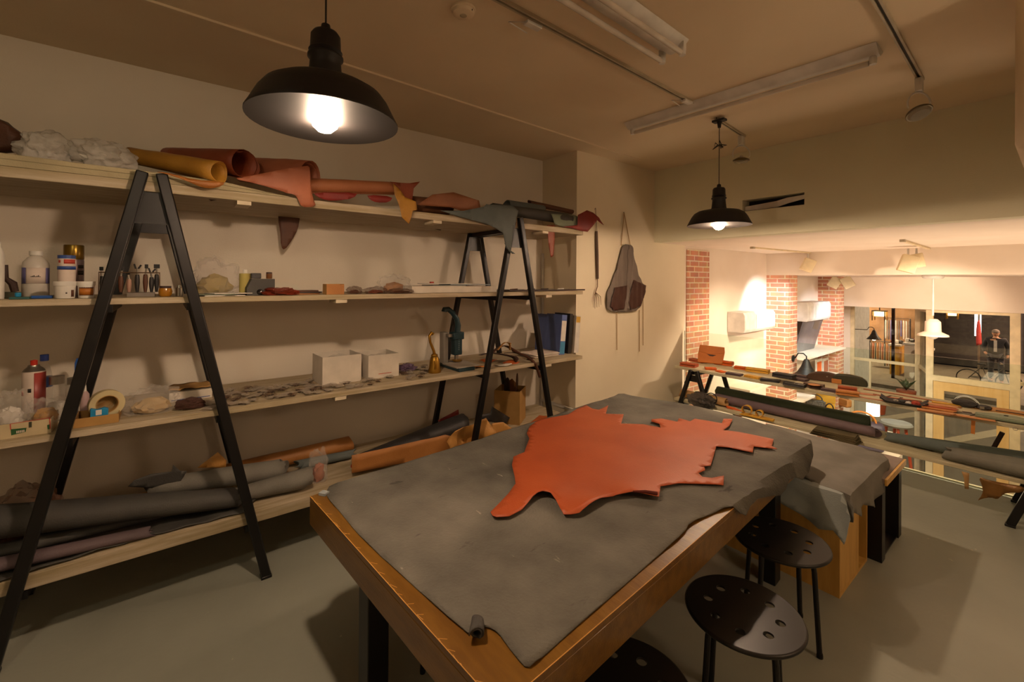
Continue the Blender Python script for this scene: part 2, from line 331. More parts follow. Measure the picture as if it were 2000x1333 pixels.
# the slot with its torn lining
vt = thing('ceiling_vent', ((VX0+VX1)/2, 4.80, 2.482), 'narrow dark slot with a torn white lining in the beam', 'vent')
mb = MB().box((VX0-.01, 4.90, 2.44), (VX1+.01, 4.93, 2.64)).box((VX0, 4.745, 2.482), (VX1, 4.90, 2.486)); build(mb, 'recess_back', mat('slot_dark', '#241c1a', .9), vt)
build(MB().prism([(VX0+.01, 2.487), (VX0+.30, 2.489), (VX1-.15, 2.520), (VX1-.005, 2.545), (VX1-.005, 2.585), (VX1-.16, 2.575), (VX0+.31, 2.555), (VX0+.01, 2.535)], 4.78, 4.79, BX), 'torn_lining', M_paper, vt)
struct('trim_1', MB().box((-3.69, 3.33, .30), (-3.665, 3.35, 2.05)), M_white)          # cable cover in the recess corner
struct('trim_2', MB().box((-3.69, 3.325, .385), (-3.18, 3.351, .41)), M_white)
struct('trim_3', MB().prism([(-.145, 2.9), (1.8, 2.9), (1.8, 4.3), (-.145, 4.3)], 2.33, CZ), M_ceil, bev=.03)
struct('baseboard_left', MB().box((-3.7, -2.6, 0), (-3.685, 3.353, .09)), M_white)
# glass balustrade at the floor edge
gx = ay(1338, 700, 5.42).x
zt = ay(1650, 678, 5.42).z
struct('window_1', MB().box((gx, 5.40, -.2), (1.8, 5.412, zt)), M_glassg)
struct('trim_4', MB().box((-3.17, 5.44, -.25), (1.9, 5.47, .012)), M_shelf2)
# ================================================================== trestles
def trestle(o, s, t, hw, H, depth, zs, tube, label, group, name='trestle_leg', barw=None, post=None):
    """A pair of A-frames. o: point on the floor under the front apex, s: spread axis, t: depth axis."""
    o = Vector(o); s = Vector(s); t = Vector(t); r = thing(name, o, label, 'trestle', group); top = .035+tube/2
    for fr in (0, 1):
        q = o+t*(depth if fr else 0)
        for sg in (-1, 1):
            a = q+s*sg*hw; b = q+s*sg*top*.62+Vector((0, 0, H))
            l = build(MB().beam(a+Vector((0, 0, .012)), b, tube, tube, up=t), 'leg', M_black, r, bev=.006)
            build(MB().beam(a, a+Vector((0, 0, .016)), tube*1.12, tube*1.12, up=t), 'foot_cap', M_black, l, bev=.003)
        # gusset plate between the legs below the apex
        for zz, h in ((H-.10, .16) if H > 1 else (H-.055, .075),):
            e = top*.62+(hw-top*.62)*(H-zz)/H; e2 = top*.62+(hw-top*.62)*(H-zz+h)/H
            off = t*(.012 if not fr else -.012)
            mb = MB(); A = [q+off+s*-e*.95+Vector((0, 0, zz)), q+off+s*e*.95+Vector((0, 0, zz)), q+off+s*e2*.95+Vector((0, 0, zz-h)), q+off-s*e2*.95+Vector((0, 0, zz-h))]
            w = t*.006; mb.verts([p-w for p in A]+[p+w for p in A], [(0, 1, 2, 3), (7, 6, 5, 4), (0, 4, 5, 1), (1, 5, 6, 2), (2, 6, 7, 3), (3, 7, 4, 0)])
            build(mb, 'gusset_plate', M_black, r)
    for z in zs:
        e = top*.62+(hw-top*.62)*(H-z)/H
        for sg in (-1, 1):
            p = o+s*sg*(e-.02)+Vector((0, 0, z-.02)); build(MB().beam(p+t*(tube/2), p+t*(depth-tube/2), .03, .036), 'cross_bar', M_black, r)
    return r
XF = -2.93
Z1, Z2, Z3, Z4 = 2.243, 1.645, 1.012, .385       # upper faces of the shelf boards
ZB = [Z1-.05, Z2-.032, Z3-.032, Z4-.065]
trestle((XF+.025, -.06, 0), (0, 1, 0), (-1, 0, 0), .53, 2.285, .64, ZB, .05, 'tall black steel A-frame trestle at the left, nearest the camera', 'black steel A-frame trestles of the wall shelf')
trestle((XF+.025, 2.34, 0), (0, 1, 0), (-1, 0, 0), .51, 2.285, .64, ZB, .042, 'tall black steel A-frame trestle beside the wall with the apron', 'black steel A-frame trestles of the wall shelf')
def board(z0, z1, label, y1=3.2, clips=(.9, 2.75), x1=-3.62, dy=0):
    b = build(MB().box((x1, -1.75, z0), (XF-.004, y1, z1)), 'shelf_board', M_shelf, None, label, 'shelf board', 'long washed pine boards of the wall shelf', bev=.003)
    for y in clips: build(MB().box((XF-.15, y-.035, z0-.022), (XF-.006, y+.035, z0-.0005)), 'cleat', mat('pale_batten', '#d0c2a6', .6), b)
    return b
board(ZB[0], Z1, 'pale wooden shelf board across the tops of the A-frame trestles, seen from below', clips=(.35, 1.6, 2.7))
board(ZB[1], Z2, 'pale wooden shelf board at eye height carrying pots and tools')
board(ZB[2], Z3, 'pale wooden shelf board carrying small zip bags and white boxes')
board(ZB[3], Z4, 'pale wooden shelf board nearest the floor, carrying dark hide rolls', clips=())
# rail shelf above the stairwell
YR = 4.80
trestle((az(1350, 722, .73).x+.02, YR-.02, 0), (1, 0, 0), (0, 1, 0), .26, .715, .56, [.70, .315], .042, 'low black A-frame trestle at the left end of the rail shelf', 'low black steel trestles under the rail shelf')
trestle((.02, YR-.02, 0), (1, 0, 0), (0, 1, 0), .27, .715, .56, [.70, .315], .048, 'low black A-frame trestle at the right end of the rail shelf', 'low black steel trestles under the rail shelf')
build(MB().box((-2.93, YR+.006, .70), (.7, 5.33, .73)), 'shelf_board', M_shelf2, None, 'long narrow pale board displaying small leather goods by the glass balustrade', 'shelf board', bev=.003)
build(MB().box((-2.93, YR+.006, .315), (.7, 5.33, .345)), 'shelf_board', M_shelf2, None, 'pale board under the leather goods, holding rolled hides', 'shelf board', bev=.003)
# ================================================================== work table
TR = .069
def tw(a, b, z=0): c, s = math.cos(TR), math.sin(TR); x, y = a+.8147, b-.6164; return Vector((-.8147+c*x-s*y, .6164+s*x+c*y, z))
TM = Matrix.Translation((-.8147, .6164, 0))@Matrix.Rotation(TR, 4, 'Z')@Matrix.Translation((.8147, -.6164, 0))
TX0, TX1, TY0, TY1 = -2.1542, -.8147, .6164, 3.18
tb = thing('work_table', tw((TX0+TX1)/2, (TY0+TY1)/2), 'large varnished wooden work table covered with a grey hide', 'table')
build(MB().box((TX0, TY0, .728), (TX1, TY1, .75), TM), 'table_top', M_varn, tb, bev=.002)
for a, b in (((TX0, TY0), (TX1, TY0+.022)), ((TX0, TY1-.022), (TX1, TY1)), ((TX0, TY0+.0225), (TX0+.022, TY1-.0225)), ((TX1-.022, TY0+.0225), (TX1, TY1-.0225))):
    build(MB().box((a[0], a[1], .622), (b[0], b[1], .7275), TM), 'apron_board', M_varn, tb, bev=.002)
for a, b in ((TX0+.36, TY0+.08), (TX1-.20, TY0+.08), (TX0+.36, TY1-.18), (TX1-.16, TY1-.42)):
    build(MB().box((a, b, 0), (a+.09, b+.09, .727), TM), 'leg', M_black, tb, bev=.004)
mb = MB()
rg = random.Random(3)
for i in range(26):
    t = rg.random(); p = tw(TX0+.0+(TX1-TX0)*t, TY0+.003, .7503); l = rg.uniform(.006, .03)
    mb.beam(p, p+Vector((l, rg.uniform(-.004, .02), 0)), .0015, .0006)
mb.beam(tw(TX0, TY0+.0005, .7499), tw(TX1, TY0+.0005, .7499), .0022, .0016); mb.beam(tw(TX1-.0005, TY0, .7499), tw(TX1-.0005, TY1, .7499), .0022, .0016)
build(mb, 'worn_edge', M_wear, tb)
# grey hide over the table
ZH = .7515
gp = [(645, 948), (637, 962), (640, 975), (668, 1005), (695, 1040), (735, 1080), (780, 1120), (830, 1166), (872, 1205), (900, 1228), (918, 1243), (932, 1228), (952, 1227), (972, 1237), (990, 1262), (1010, 1288), (1029, 1309), (1050, 1294), (1100, 1248), (1160, 1196), (1230, 1135), (1290, 1083), (1338, 1043), (1346, 1026), (1385, 1008), (1425, 992), (1452, 996), (1470, 972), (1500, 952), (1530, 935), (1545, 912), (1575, 900), (1592, 866), (1560, 852), (1500, 832), (1430, 811), (1340, 790), (1280, 781), (1240, 776), (1212, 768), (1195, 777), (1140, 793), (1060, 820), (1000, 838), (930, 861), (850, 887), (760, 915), (700, 932)]
def hz(a, b):
    v = TM.inverted()@Vector((a, b, 0)); e = max(0, v.x-TX1-.010)
    return -2.2*e+(.004 if v.x > TX1-.03 else 0)+(.010*abs(nz(a, b, 12, 8)) if v.x > TX1-.12 and v.y > 1.6 else 0)+.004*abs(nz(a, b, 5, 2))+.002*abs(nz(a, b, 14, 5))+.022*max(0, nz(a, b, 2.2, 9)-.42)
gh = sheet('grey_hide', gp, 'z', ZH, M_felt, 'large mottled grey hide spread over the work table', 'leather hide', thick=.004, amp=.002, cell=.03, fn=hz, smooth=1)
# rolled corner
cp = az(934, 1236, ZH+.004)
ro = roll('curled_corner', cp+Vector((.020, -.018, .0)), cp+Vector((-.022, .014, .0)), .021, .017, L_char, None, None, 1.7, .004, 3, .85, parent=gh, open_=.6, ragged=.004)
ct = [(-.02, 0), (.0, .02), (.02, .0)]
cp = az(638, 965, ZH); build(MB().cbox(cp+Vector((.0, -.012, .006)), (.035, .03, .012), .6), 'frayed_tuft', mat('pale_fray', '#8d9496', .9), gh)
# ------------------------------------------------------------------ the red hide
rp = [(958, 1008), (962, 1015), (970, 1018), (994, 1017), (1019, 1004), (1040, 982), (1050, 976), (1060, 974), (1075, 978), (1086, 990), (1101, 1013), (1115, 1014), (1131, 1013), (1155, 999), (1176, 985), (1204, 978), (1236, 976), (1260, 979), (1287, 981), (1290, 957), (1325, 950), (1397, 952), (1413, 954), (1414, 936), (1390, 940), (1372, 938), (1364, 931), (1377, 926), (1376, 920), (1366, 919), (1388, 917), (1399, 878), (1425, 880), (1470, 890), (1472, 878), (1518, 883), (1507, 877), (1511, 863), (1477, 856), (1442, 849), (1413, 846), (1425, 836), (1431, 823), (1413, 823), (1410, 832), (1357, 823), (1348, 828), (1326, 822), (1323, 829), (1292, 823), (1273, 824), (1272, 828), (1288, 833), (1290, 841), (1257, 834), (1213, 833), (1218, 814), (1183, 813), (1188, 796), (1170, 805), (1157, 803), (1145, 796), (1127, 803), (1110, 814), (1082, 820), (1050, 826), (1035, 838), (1029, 852), (1034, 862), (1024, 890), (1003, 899), (1000, 915), (1005, 936), (1007, 953), (994, 971)]
_front = [az(u, v, ZH) for u, v in ((1075, 975), (1160, 1000), (1240, 975), (1330, 950))]
def rz_(a, b):
    k = max(math.exp(-((a-p.x)**2+(b-p.y)**2)/.012) for p in _front[:3]); return .016+.02*k+.003*nz(a, b, 5, 1)
rh = sheet('red_hide', rp, 'z', ZH+.003, M_red, 'smooth red-orange whole hide laid flat on the grey hide', 'leather hide', thick=.0025, amp=.002, cell=.04, fn=rz_)
cb = ax(1282, 970, az(1282, 978, ZH).x)
mb = MB(); p, q = az(1236, 976, ZH+.003)+Vector((0, 0, .036)), az(1284, 980, ZH+.003)+Vector((0, 0, .036)); mb.tube([p, (p+q)/2+Vector((0, 0, .004)), q], [.004, .007, .008], 8)
build(mb, 'rolled_edge', M_redin, rh)
# ================================================================== stools
M_seat = mat('dark_grey_steel', '#1c1a18', .38, .2, col2='#191715')
def stool(loc, rz, label, group):
    r = thing('round_stool', (0, 0, 0), label, 'stool', group); H = .46; Rr = .208
    holes = [circ(.018, 14, (.125*math.cos(a), .125*math.sin(a))) for a in [2*PI*k/8 for k in range(8)]]
    mb = MB().curvefill(circ(Rr-.004, 56), holes, H-.008, H); mb.tube([(Rr*math.cos(a)-.003*math.cos(a), (Rr-.003)*math.sin(a), H-.008) for a in [2*PI*k/56 for k in range(57)]], .0085, 8, cap=False)
    build(mb, 'seat', M_seat, r, angle=50)
    for k in range(4):
        a = PI/4+k*PI/2; c, s = math.cos(a), math.sin(a); P = [(.06, H-.028), (.125, H-.028), (.143, H-.034), (.153, H-.052), (.158, H-.08), (.182, .012)]
        l = build(MB().tube([(c*x, s*x, z) for x, z in P], .0115, 10), 'leg', M_black, r)
        build(MB().lathe([(.013, 0), (.0135, .01), (.0125, .02)], (c*.183, s*.183, 0), 12), 'rubber_foot', M_black, l)
    build(MB().lathe([(.085, H-.042), (.09, H-.034), (.09, H-.0095)], seg=24), 'seat_mount', M_black, r)
    r.location = loc; r.rotation_euler = (0, 0, rz); return r
SG = 'black perforated steel stools around the work table'
st = stool((-.785, 1.785, 0), .35, 'black round stool with seat holes, nearer of the two full stools at the right', SG)
dup(st, (-.89, 2.43, 0), .62, 'black round stool with holes in its seat, beside the yellow plywood crate', SG)
dup(st, (-.865, 1.15, 0), .2, 'black round stool cut off by the bottom edge, under the near table end', SG)
dup(st, (-1.95, .95, 0), .55, 'black stool tucked under the left table end, only its legs showing', SG)
# ================================================================== crate and low bench
def crate(lo, hi, label):
    x0, y0, z0 = lo; x1, y1, z1 = hi; t = .018; r = thing('plywood_crate', ((x0+x1)/2, (y0+y1)/2, z0), label, 'crate')
    build(MB().box((x0, y0, z0), (x1, y0+t, z1)), 'front_panel', M_ply, r); build(MB().box((x0, y1-t, z0), (x1, y1, z1)), 'back_panel', M_ply, r)
    build(MB().box((x0, y0+t, z0), (x1, y1-t, z0+t)), 'bottom_panel', M_ply, r); build(MB().box((x0, y0+t, z1-t), (x1, y1-t, z1)), 'top_panel', M_ply, r)
    build(MB().box((x0, y0+t, z0+t), (x0+t, y1-t, z1-t)), 'side_panel', M_ply, r); build(MB().box((x1-t, y0+t, z0+t), (x1-.001, y0+.36, z1-t)), 'half_door', M_ply, r)
    return r
crate((-1.42, 2.93, 0), (-.775, 3.47, .575), 'yellow plywood crate standing open-sided behind the farther black stool')
bn = thing('low_bench', (-1.2, 3.73, 0), 'low bench with pale top and black flat steel legs behind the plywood crate', 'bench')
build(MB().box((-1.75, 3.50, .50), (-.70, 4.02, .528)), 'bench_top', mat('lilac_ply', '#8b7a72', .6), bn)
build(MB().box((-.698, 3.50, .49), (-.686, 4.02, .528)), 'edge_band', M_ply, bn)
for y in (3.505, 3.94):
    for x in (-1.72, -.79): build(MB().box((x, y, .0), (x+.08, y+.075, .499)), 'leg', M_black, bn)
for x in (-1.72, -.79): build(MB().box((x+.01, 3.581, .0), (x+.07, 3.939, .012)), 'foot_rail', M_black, bn)
# draped suede over the crate
def drape(name, m, X0, X1, Y0, Y1, zt, ox, oy, label, cat, seed=0, thick=.003, cell=.035, poly=None, amp=.012):
    # flat outline (a,b); beyond X1 / before Y0 it bends down
    def f(a, b):
        ex = max(0, a-X1); ey = max(0, Y0-b); x = min(a, X1)+.10*min(ex, .02)/.02*.12; y = max(b, Y0)-.10*min(ey, .02)/.02*.12
        x += .10*ex*(1+.9*math.sin(b*26+seed)); y -= .10*ey*(1+.9*math.sin(a*24+seed)); d = max(ex, ey)+min(ex, ey)*.35
        z = zt-d+.25*min(d, .01)+(amp*nz(a, b, 8, seed) if d > 0 else amp*abs(nz(a, b, 6, seed)))
        if ex > 0 and ey > 0: x += .35*min(ex, ey); y -= .35*min(ex, ey)
        return (x, y, z)
    return build(sheet_bm(poly, f, cell), name, m, None, label, cat, solid=thick, offset=1)
drape('suede_hide', L_suede, -1.6, -.765, 2.915, 3.8, .582, 0, 0, 'pale blue-grey suede with ragged edge hanging down the crate front', 'leather hide', 2, poly=[(-1.25, 3.1), (-1.22, 2.80), (-1.1, 2.78), (-.98, 2.74), (-.86, 2.70), (-.79, 2.73), (-.74, 2.68), (-.69, 2.76), (-.66, 2.95), (-.67, 3.2), (-.8, 3.25), (-1.0, 3.2)])
drape('grey_cloth_hide', L_grey, -1.62, -.74, 2.95, 3.8, .592, 0, 0, 'soft taupe grey hide draped over crate and bench corner', 'leather hide', 5, poly=[(-1.62, 3.0), (-1.3, 2.98), (-1.05, 3.02), (-.84, 2.90), (-.75, 2.80), (-.69, 2.84), (-.66, 2.92), (-.60, 3.02), (-.62, 3.15), (-.56, 3.3), (-.60, 3.55), (-.70, 3.74), (-.9, 3.82), (-1.2, 3.82), (-1.5, 3.84), (-1.6, 3.5)])
# folded cloth strip on the far side
def folded(loc, size, rz, m, name, label, cat, layers=3, group=None):
    T = T3(loc, rz); mb = MB(); w, d, h = size; t = h/layers
    for i in range(layers):
        k = 1-.05*i; z = t*i
        P = [(-w/2*k, z+t*.08), (w/2*k-.2*t, z+t*.08), (w/2*k, z+t*.5), (w/2*k-.2*t, z+t*.92), (-w/2*k, z+t*.92), (-w/2*k-.3*t, z+t*.5)]
        mb.prism([(a, b) for a, b in P], -d/2*k, d/2*k, T@Matrix(((1, 0, 0, 0), (0, 0, 1, 0), (0, 1, 0, 0), (0, 0, 0, 1))))
    return build(mb, name, m, None, label, cat, group, bev=min(.003, t*.2))
# ================================================================== lamps and ceiling gear
M_bulb = mat('lamp_glow', '#fff0d8', .3, emit=(1, .70, .47, 1), estr=BULB)
M_cord = mat('black_cord', '#1a120e', .6)
def pendant(loc, ztop, label, canopy=None):
    x, y, z = loc; r = thing('pendant_lamp', (x, y, z), label, 'pendant lamp', 'charcoal enamel pendant lamps over the work table')
    out = [(.245, 0), (.245, .006), (.236, .022), (.212, .070), (.190, .100), (.160, .118), (.110, .128), (.062, .134), (.056, .15), (.052, .19), (.050, .215), (.058, .222), (.058, .230), (.048, .238), (.055, .246), (.050, .254), (.048, .30), (.040, .312), (.018, .318), (.014, .34), (.005, .345)]
    inn = [(.240, .001), (.232, .020), (.208, .068), (.186, .096), (.158, .113), (.110, .123), (.04, .128), (0.0, .128)]
    build(MB().lathe(out, (x, y, z), 48), 'lamp_shade', M_shade, r, angle=60); build(MB().lathe(inn, (x, y, z), 48), 'inner_reflector', M_shade_in, r, angle=60)
    b = build(MB().lathe([(0, -.036), (.022, -.031), (.040, -.014), (.047, .008), (.044, .030), (.032, .052), (.021, .070), (.017, .086)], (x, y, z), 24), 'bulb', M_bulb, r)
    build(MB().lathe([(.018, .087), (.02, .09), (.02, .127)], (x, y, z), 16), 'socket', M_shade, r)
    build(MB().tube([(x, y, z+.34), (x, y, ztop-.02)], .0032, 8), 'cord', M_cord, r)
    if canopy:
        build(MB().box((x-.05, y-.028, ztop-.035), (x+.05, y+.028, ztop-.018)).lathe([(.012, ztop-.085), (.016, ztop-.05), (.02, ztop-.036)], (x, y, 0), 12), 'canopy', M_shade, r)
        mb = MB(); zk = z+.66
        for k in range(5): a = k*1.3; mb.tube([(x, y, zk), (x+.03*math.cos(a), y+.03*math.sin(a), zk+.012*k-.01), (x+.055*math.cos(a+.5), y+.055*math.sin(a+.5), zk-.008*k), (x+.01, y, zk+.01)], .0035, 6)
        build(mb, 'cord_knot', M_cord, r)
    return r
pendant((-1.60, .43, ax(637, 240, -1.60).z), CZ, 'large dark enamel pendant lamp, the nearer of the two, glowing over the table')
pcx = az(1405, 238, 3.07); pb = ax(1410, 442, pcx.x)
pendant((pcx.x, pcx.y, pb.z), CZ, 'dark enamel pendant lamp with knotted cord in front of the beam', True)
# tracks
M_track = mat('track_white', '#b3a68c', .5)
def track(p, q, label, w=.034):
    p = Vector(p); q = Vector(q); r = thing('lighting_track', p, label, 'lighting track'); d = (q-p).normalized(); s = Vector((-d.y, d.x, 0))
    build(MB().beam(p+s*w*.35, q+s*w*.35, w*.3, .018).beam(p-s*w*.35, q-s*w*.35, w*.3, .018), 'rail', M_track, r)
    build(MB().beam(p+Vector((0, 0, .006)), q+Vector((0, 0, .006)), w*.38, .005), 'groove', mat('track_dark', '#3a2b1a', .7), r); return r
track((-1.63, -.5, CZ-.0095), (-1.765, 3.24, CZ-.0095), 'white ceiling track running towards the beam above the table')
track((-1.80, 3.56, CZ-.0095), (-1.86, 4.20, CZ-.0095), 'short white ceiling track between the pendant and the hanging reflector spot', .028)
track((-.50, .5, CZ-.0095), (-.605, 3.92, CZ-.0095), 'white ceiling track at the right ending in a ring spot')
struct('trim_5', MB().beam((-2.72, -1.5, CZ-.006), (-2.965, 4.16, CZ-.006), .022, .012), M_ceil)
def connector(loc, label):
    x, y, z = loc; r = thing('track_connector', loc, label, 'track fitting')
    build(MB().box((x-.02, y-.05, z-.016), (x+.02, y+.05, z)), 'housing', M_white, r, bev=.003); build(MB().tube([(x, y-.05, z-.008), (x-.05, y-.12, z-.01), (x-.07, y+.02, z-.01)], .003, 6), 'cable', M_white, r)
connector((az(1048, 42, CZ-.02).x-.03, az(1048, 42, CZ-.02).y, CZ-.0195), 'small white track feed with loose cable near the picture top')
connector((-1.75, 3.02, CZ-.0195), 'small white track feed beside the long fluorescent batten')
# fluorescent battens
def batten(p, q, label, tubes=1):
    p = Vector(p); q = Vector(q); d = (q-p).normalized(); s = Vector((-d.y, d.x, 0)); r = thing('fluorescent_batten', p, label, 'ceiling light'); Z = Vector((0, 0, 1))
    mb = MB(); prof = [(-.085, 0), (-.075, -.012), (-.025, -.045), (.025, -.045), (.075, -.012), (.085, 0)]
    vs = [e+s*a+Z*b for e in (p, q) for a, b in prof]; n = len(prof); mb.verts(vs, [(i, (i+1) % n, n+(i+1) % n, n+i) for i in range(n)]+[tuple(range(n)), tuple(range(2*n-1, n-1, -1))])
    build(mb, 'housing', M_white, r)
    offs = (0,) if tubes == 1 else (-.062, .062)
    for k in offs:
        build(MB().tube([p+d*.05+s*k-Z*.078, q-d*.05+s*k-Z*.078], .015, 12), 'tube_lamp', mat('unlit_tube', '#cfc6b8', .25), r)
        for e, g in ((p, 1), (q, -1)): c = e+d*g*.03+s*k-Z*.06; build(MB().beam(c-d*.014+Z*.02, c+d*.014+Z*.02, .03, .045).lathe([(.018, -.03), (.02, 0), (.018, .012)], c, 12), 'lamp_holder', M_white, r)
    return r
zf = CZ-.002
a = az(1230, 262, CZ-.08); b = az(1718, 118, CZ-.08)
batten((a.x, a.y, zf), (b.x, b.y, zf), 'long white unlit fluorescent batten across the ceiling above the farther pendant')
b = az(1318, 112, CZ-.07)
batten((b.x+.12, -.6, zf), (b.x, b.y, zf), 'white twin fluorescent fitting with end caps at the top centre', 2)
# smoke detector
c = az(905, 25, CZ-.02); r = thing('smoke_detector', (c.x, c.y, CZ-.035), 'round pale smoke detector on the ceiling left of the track', 'smoke detector')
build(MB().lathe([(.035, -.034), (.052, -.026), (.056, -.012), (.062, -.010), (.062, 0)], (c.x, c.y, CZ-.001), 32), 'housing', M_ceil, r); build(MB().lathe([(.012, -.038), (.018, -.0345)], (c.x, c.y, CZ-.001), 16), 'sensor_grille', M_track, r)
build(MB().cbox((c.x-.05, c.y+.01, CZ-.022), (.012, .004, .006), .5).cbox((c.x+.048, c.y+.02, CZ-.022), (.014, .003, .005), -.3), 'vent_slots', M_shade, r)
# ring spots
def ringspot(x, y, zt_, label, tilt=0, rz=0):
    r = thing('ring_spotlight', (x, y, zt_-.2), label, 'spotlight', 'unlit reflector spots with ring brackets on the ceiling tracks')
    build(MB().box((x-.018, y-.03, zt_-.085), (x+.018, y+.03, zt_-.0005)), 'adapter', M_white, r, bev=.003)
    R_ = Matrix.Rotation(rz, 4, 'Z'); pts = [R_@Vector((.075*math.sin(t), 0, -.165+.075*math.cos(t))) for t in [(-2.0+k*4.0/16) for k in range(17)]]
    build(MB().tube([(x+p.x, y+p.y, zt_+p.z) for p in pts], .0055, 8), 'ring_bracket', M_white, r)
    T = T3((x, y, zt_-.225), rz, tilt); build(MB().lathe([(.004, .030), (.03, .028), (.066, .010), (.072, .0), (.068, -.006), (0, -.004)], (0, 0, 0), 28, T), 'reflector', mat('bronze_reflector', '#6a5a3a', .35, .5), r)
    build(MB().lathe([(.062, -.007), (.05, -.022), (0, -.03)], (0, 0, 0), 24, T), 'front_lens', plastic('lens_plastic', '#bdb49c', .5), r)
    build(MB().lathe([(.003, .045), (.014, .043), (.016, .0305)], (0, 0, 0), 12, T), 'lamp_base', M_steel, r); return r
s2 = az(1452, 255, CZ-.05); ringspot(-1.86, 4.14, CZ-.019, 'unlit reflector spot with wire ring, right of the knotted pendant', .15, .8)
ringspot(-.605, 3.86, CZ-.019, 'unlit reflector spot with wire ring at the end of the right track', -.5, .9)
# ================================================================== things on the wall shelf
def fit(u0, u1, vt, vb, x, z):
    u = (u0+u1)/2; p = ax(u, (vt+vb)/2, x); d = F2.dot(p-EYE); hp = (vb-vt)/FL*d; ht = ax(u, vt, x).z-z
    ct = math.cos(math.atan((u-1000)/FL)); return Vector((x, p.y, z)), (u1-u0)/FL*d*ct, (ht if ht > .4*hp else hp)
def fitb(u0, u1, vt, vb, x, z):
    c, w, h = fit(u0, u1, vt, vb, x, z); return Vector((x, (ax(u0, vb, x).y+ax(u1, vb, x).y)/2, z)), abs(ax(u1, vb, x).y-ax(u0, vb, x).y), h
def lathe_thing(name, cat, label, c, parts, group=None, seg=28):
    r = thing(name, c, label, cat, group)
    for nm, prof, m in parts: build(MB().lathe(prof, c, seg), nm, m, r, angle=40)
    return r
E = .0008
# ---- eye-height shelf
m_lab = mat('printed_label', '#d8c8bc', .6); m_blue = mat('label_blue', '#2c4a8c', .5); m_redl = mat('label_red', '#b8402e', .5); m_purl = mat('label_lilac', '#6d6a9c', .5); m_ink = mat('print_ink', '#2a2420', .7)
m_green = mat('label_green', '#23552a', .6); m_orl = mat('label_orange', '#b06a20', .55); m_gold = mat('gold_cap', '#7c6424', .3, .8, col2='#6b5218'); m_cyan = mat('cyan_plastic', '#1f86b8', .4); m_bluep = mat('blue_plastic', '#1c4f9a', .4)
c, w, h = fit(-18, 9, 475, 580, -3.05, Z2+E)
lathe_thing('white_bottle', 'bottle', 'white plastic bottle cut off by the left edge on the eye-height shelf', c, [('body', [(w*.5, 0), (w*.52, .01), (w*.52, h*.8), (w*.3, h*.92)], M_white), ('cap', [(w*.25, h*.921), (w*.25, h*1.02), (0, h*1.02)], M_white)])
c, w, h = fit(10, 34, 518, 570, -3.12, Z2+E); r = thing('bristle_brush', c, 'dark angled brush with black handle left of the big white jug', 'brush')
build(MB().box((c.x-.03, c.y-.028, c.z), (c.x+.03, c.y+.03, c.z+.03)), 'brush_head', L_olive, r, bev=.004); build(MB().tube([c+Vector((0, .012, .031)), c+Vector((0, .005, .07)), c+Vector((0, -.018, .095)), c+Vector((0, -.022, h))], [.014, .016, .011, .012], 10), 'handle', L_dbrown, r)
c, w, h = fit(42, 98, 491, 573, -3.20, Z2+E); R_ = w/2
jug = lathe_thing('plastic_jug', 'jug', 'big translucent white jug with white cap and lilac-edged label', c, [('body', [(R_*.9, 0), (R_, .008), (R_, h*.68), (R_*.93, h*.76), (R_*.6, h*.86), (R_*.42, h*.89), (R_*.42, h*.905)], P_jug), ('contents', [(R_*.88, .004), (R_*.95, .01), (R_*.95, h*.30), (0, h*.30)], M_white), ('cap', [(R_*.48, h*.91), (R_*.5, h*.925), (R_*.5, h), (0, h)], M_white)])
def curved_label(parent, c, R, z0, z1, a0, a1, m, nm='label'):
    mb = MB(); n = 14; vs = []
    for i in range(n+1):
        a = a0+(a1-a0)*i/n
        for z in (z0, z1): vs.append((c.x+R*math.cos(a), c.y+R*math.sin(a), c.z+z))
    mb.verts(vs, [(2*i, 2*i+2, 2*i+3, 2*i+1) for i in range(n)], True); return build(mb, nm, m, parent, solid=.0006, offset=0)
def facing(c): return math.atan2(-c.y, -c.x)
f = facing(c); curved_label(jug, c, R_+.0008, h*.30, h*.64, f-.75, f+.75, m_lab); curved_label(jug, c, R_+.001, h*.30, h*.64, f-1.25, f-.76, m_purl, 'label_edge'); curved_label(jug, c, R_+.001, h*.30, h*.64, f+.76, f+1.25, m_purl, 'label_edge')
for k in range(7): a = f-.35+k*.1; curved_label(jug, c, R_+.0022, h*.44, h*(.455+.012*(k % 3)), a, a+.07, m_ink, 'print_mark')
c, w, h = fit(123, 165, 479, 575, -3.25, Z2+E); R_ = w/2
sc = lathe_thing('spray_can', 'spray can', 'spray can with tall gold cap behind the white tubs', c, [('body', [(R_*.96, 0), (R_, .006), (R_, h*.70), (R_*.94, h*.72)], mat('can_lilac', '#8e7c80', .35, .3)), ('cap', [(R_*.98, h*.721), (R_, h*.73), (R_, h*.985), (R_*.95, h)], m_gold)])
f = facing(c); curved_label(sc, c, R_+.0008, h*.12, h*.30, f+.35, f+1.2, m_redl, 'red_flash'); curved_label(sc, c, R_+.0008, h*.42, h*.50, f+.4, f+1.1, m_ink, 'print_mark'); curved_label(sc, c, R_+.0008, h*.55, h*.61, f+.4, f+1.1, m_ink, 'print_mark')
c, w, h = fit(112, 148, 499, 577, -3.11, Z2+E); R_ = w/2
jc = lathe_thing('paint_bottle', 'bottle', 'white bottle with two blue bands and red print behind the white tub', c, [('body', [(R_*.95, 0), (R_, .005), (R_, h*.94)], m_lab), ('blue_lid', [(R_*1.02, h*.92), (R_*1.02, h), (0, h)], m_blue)])
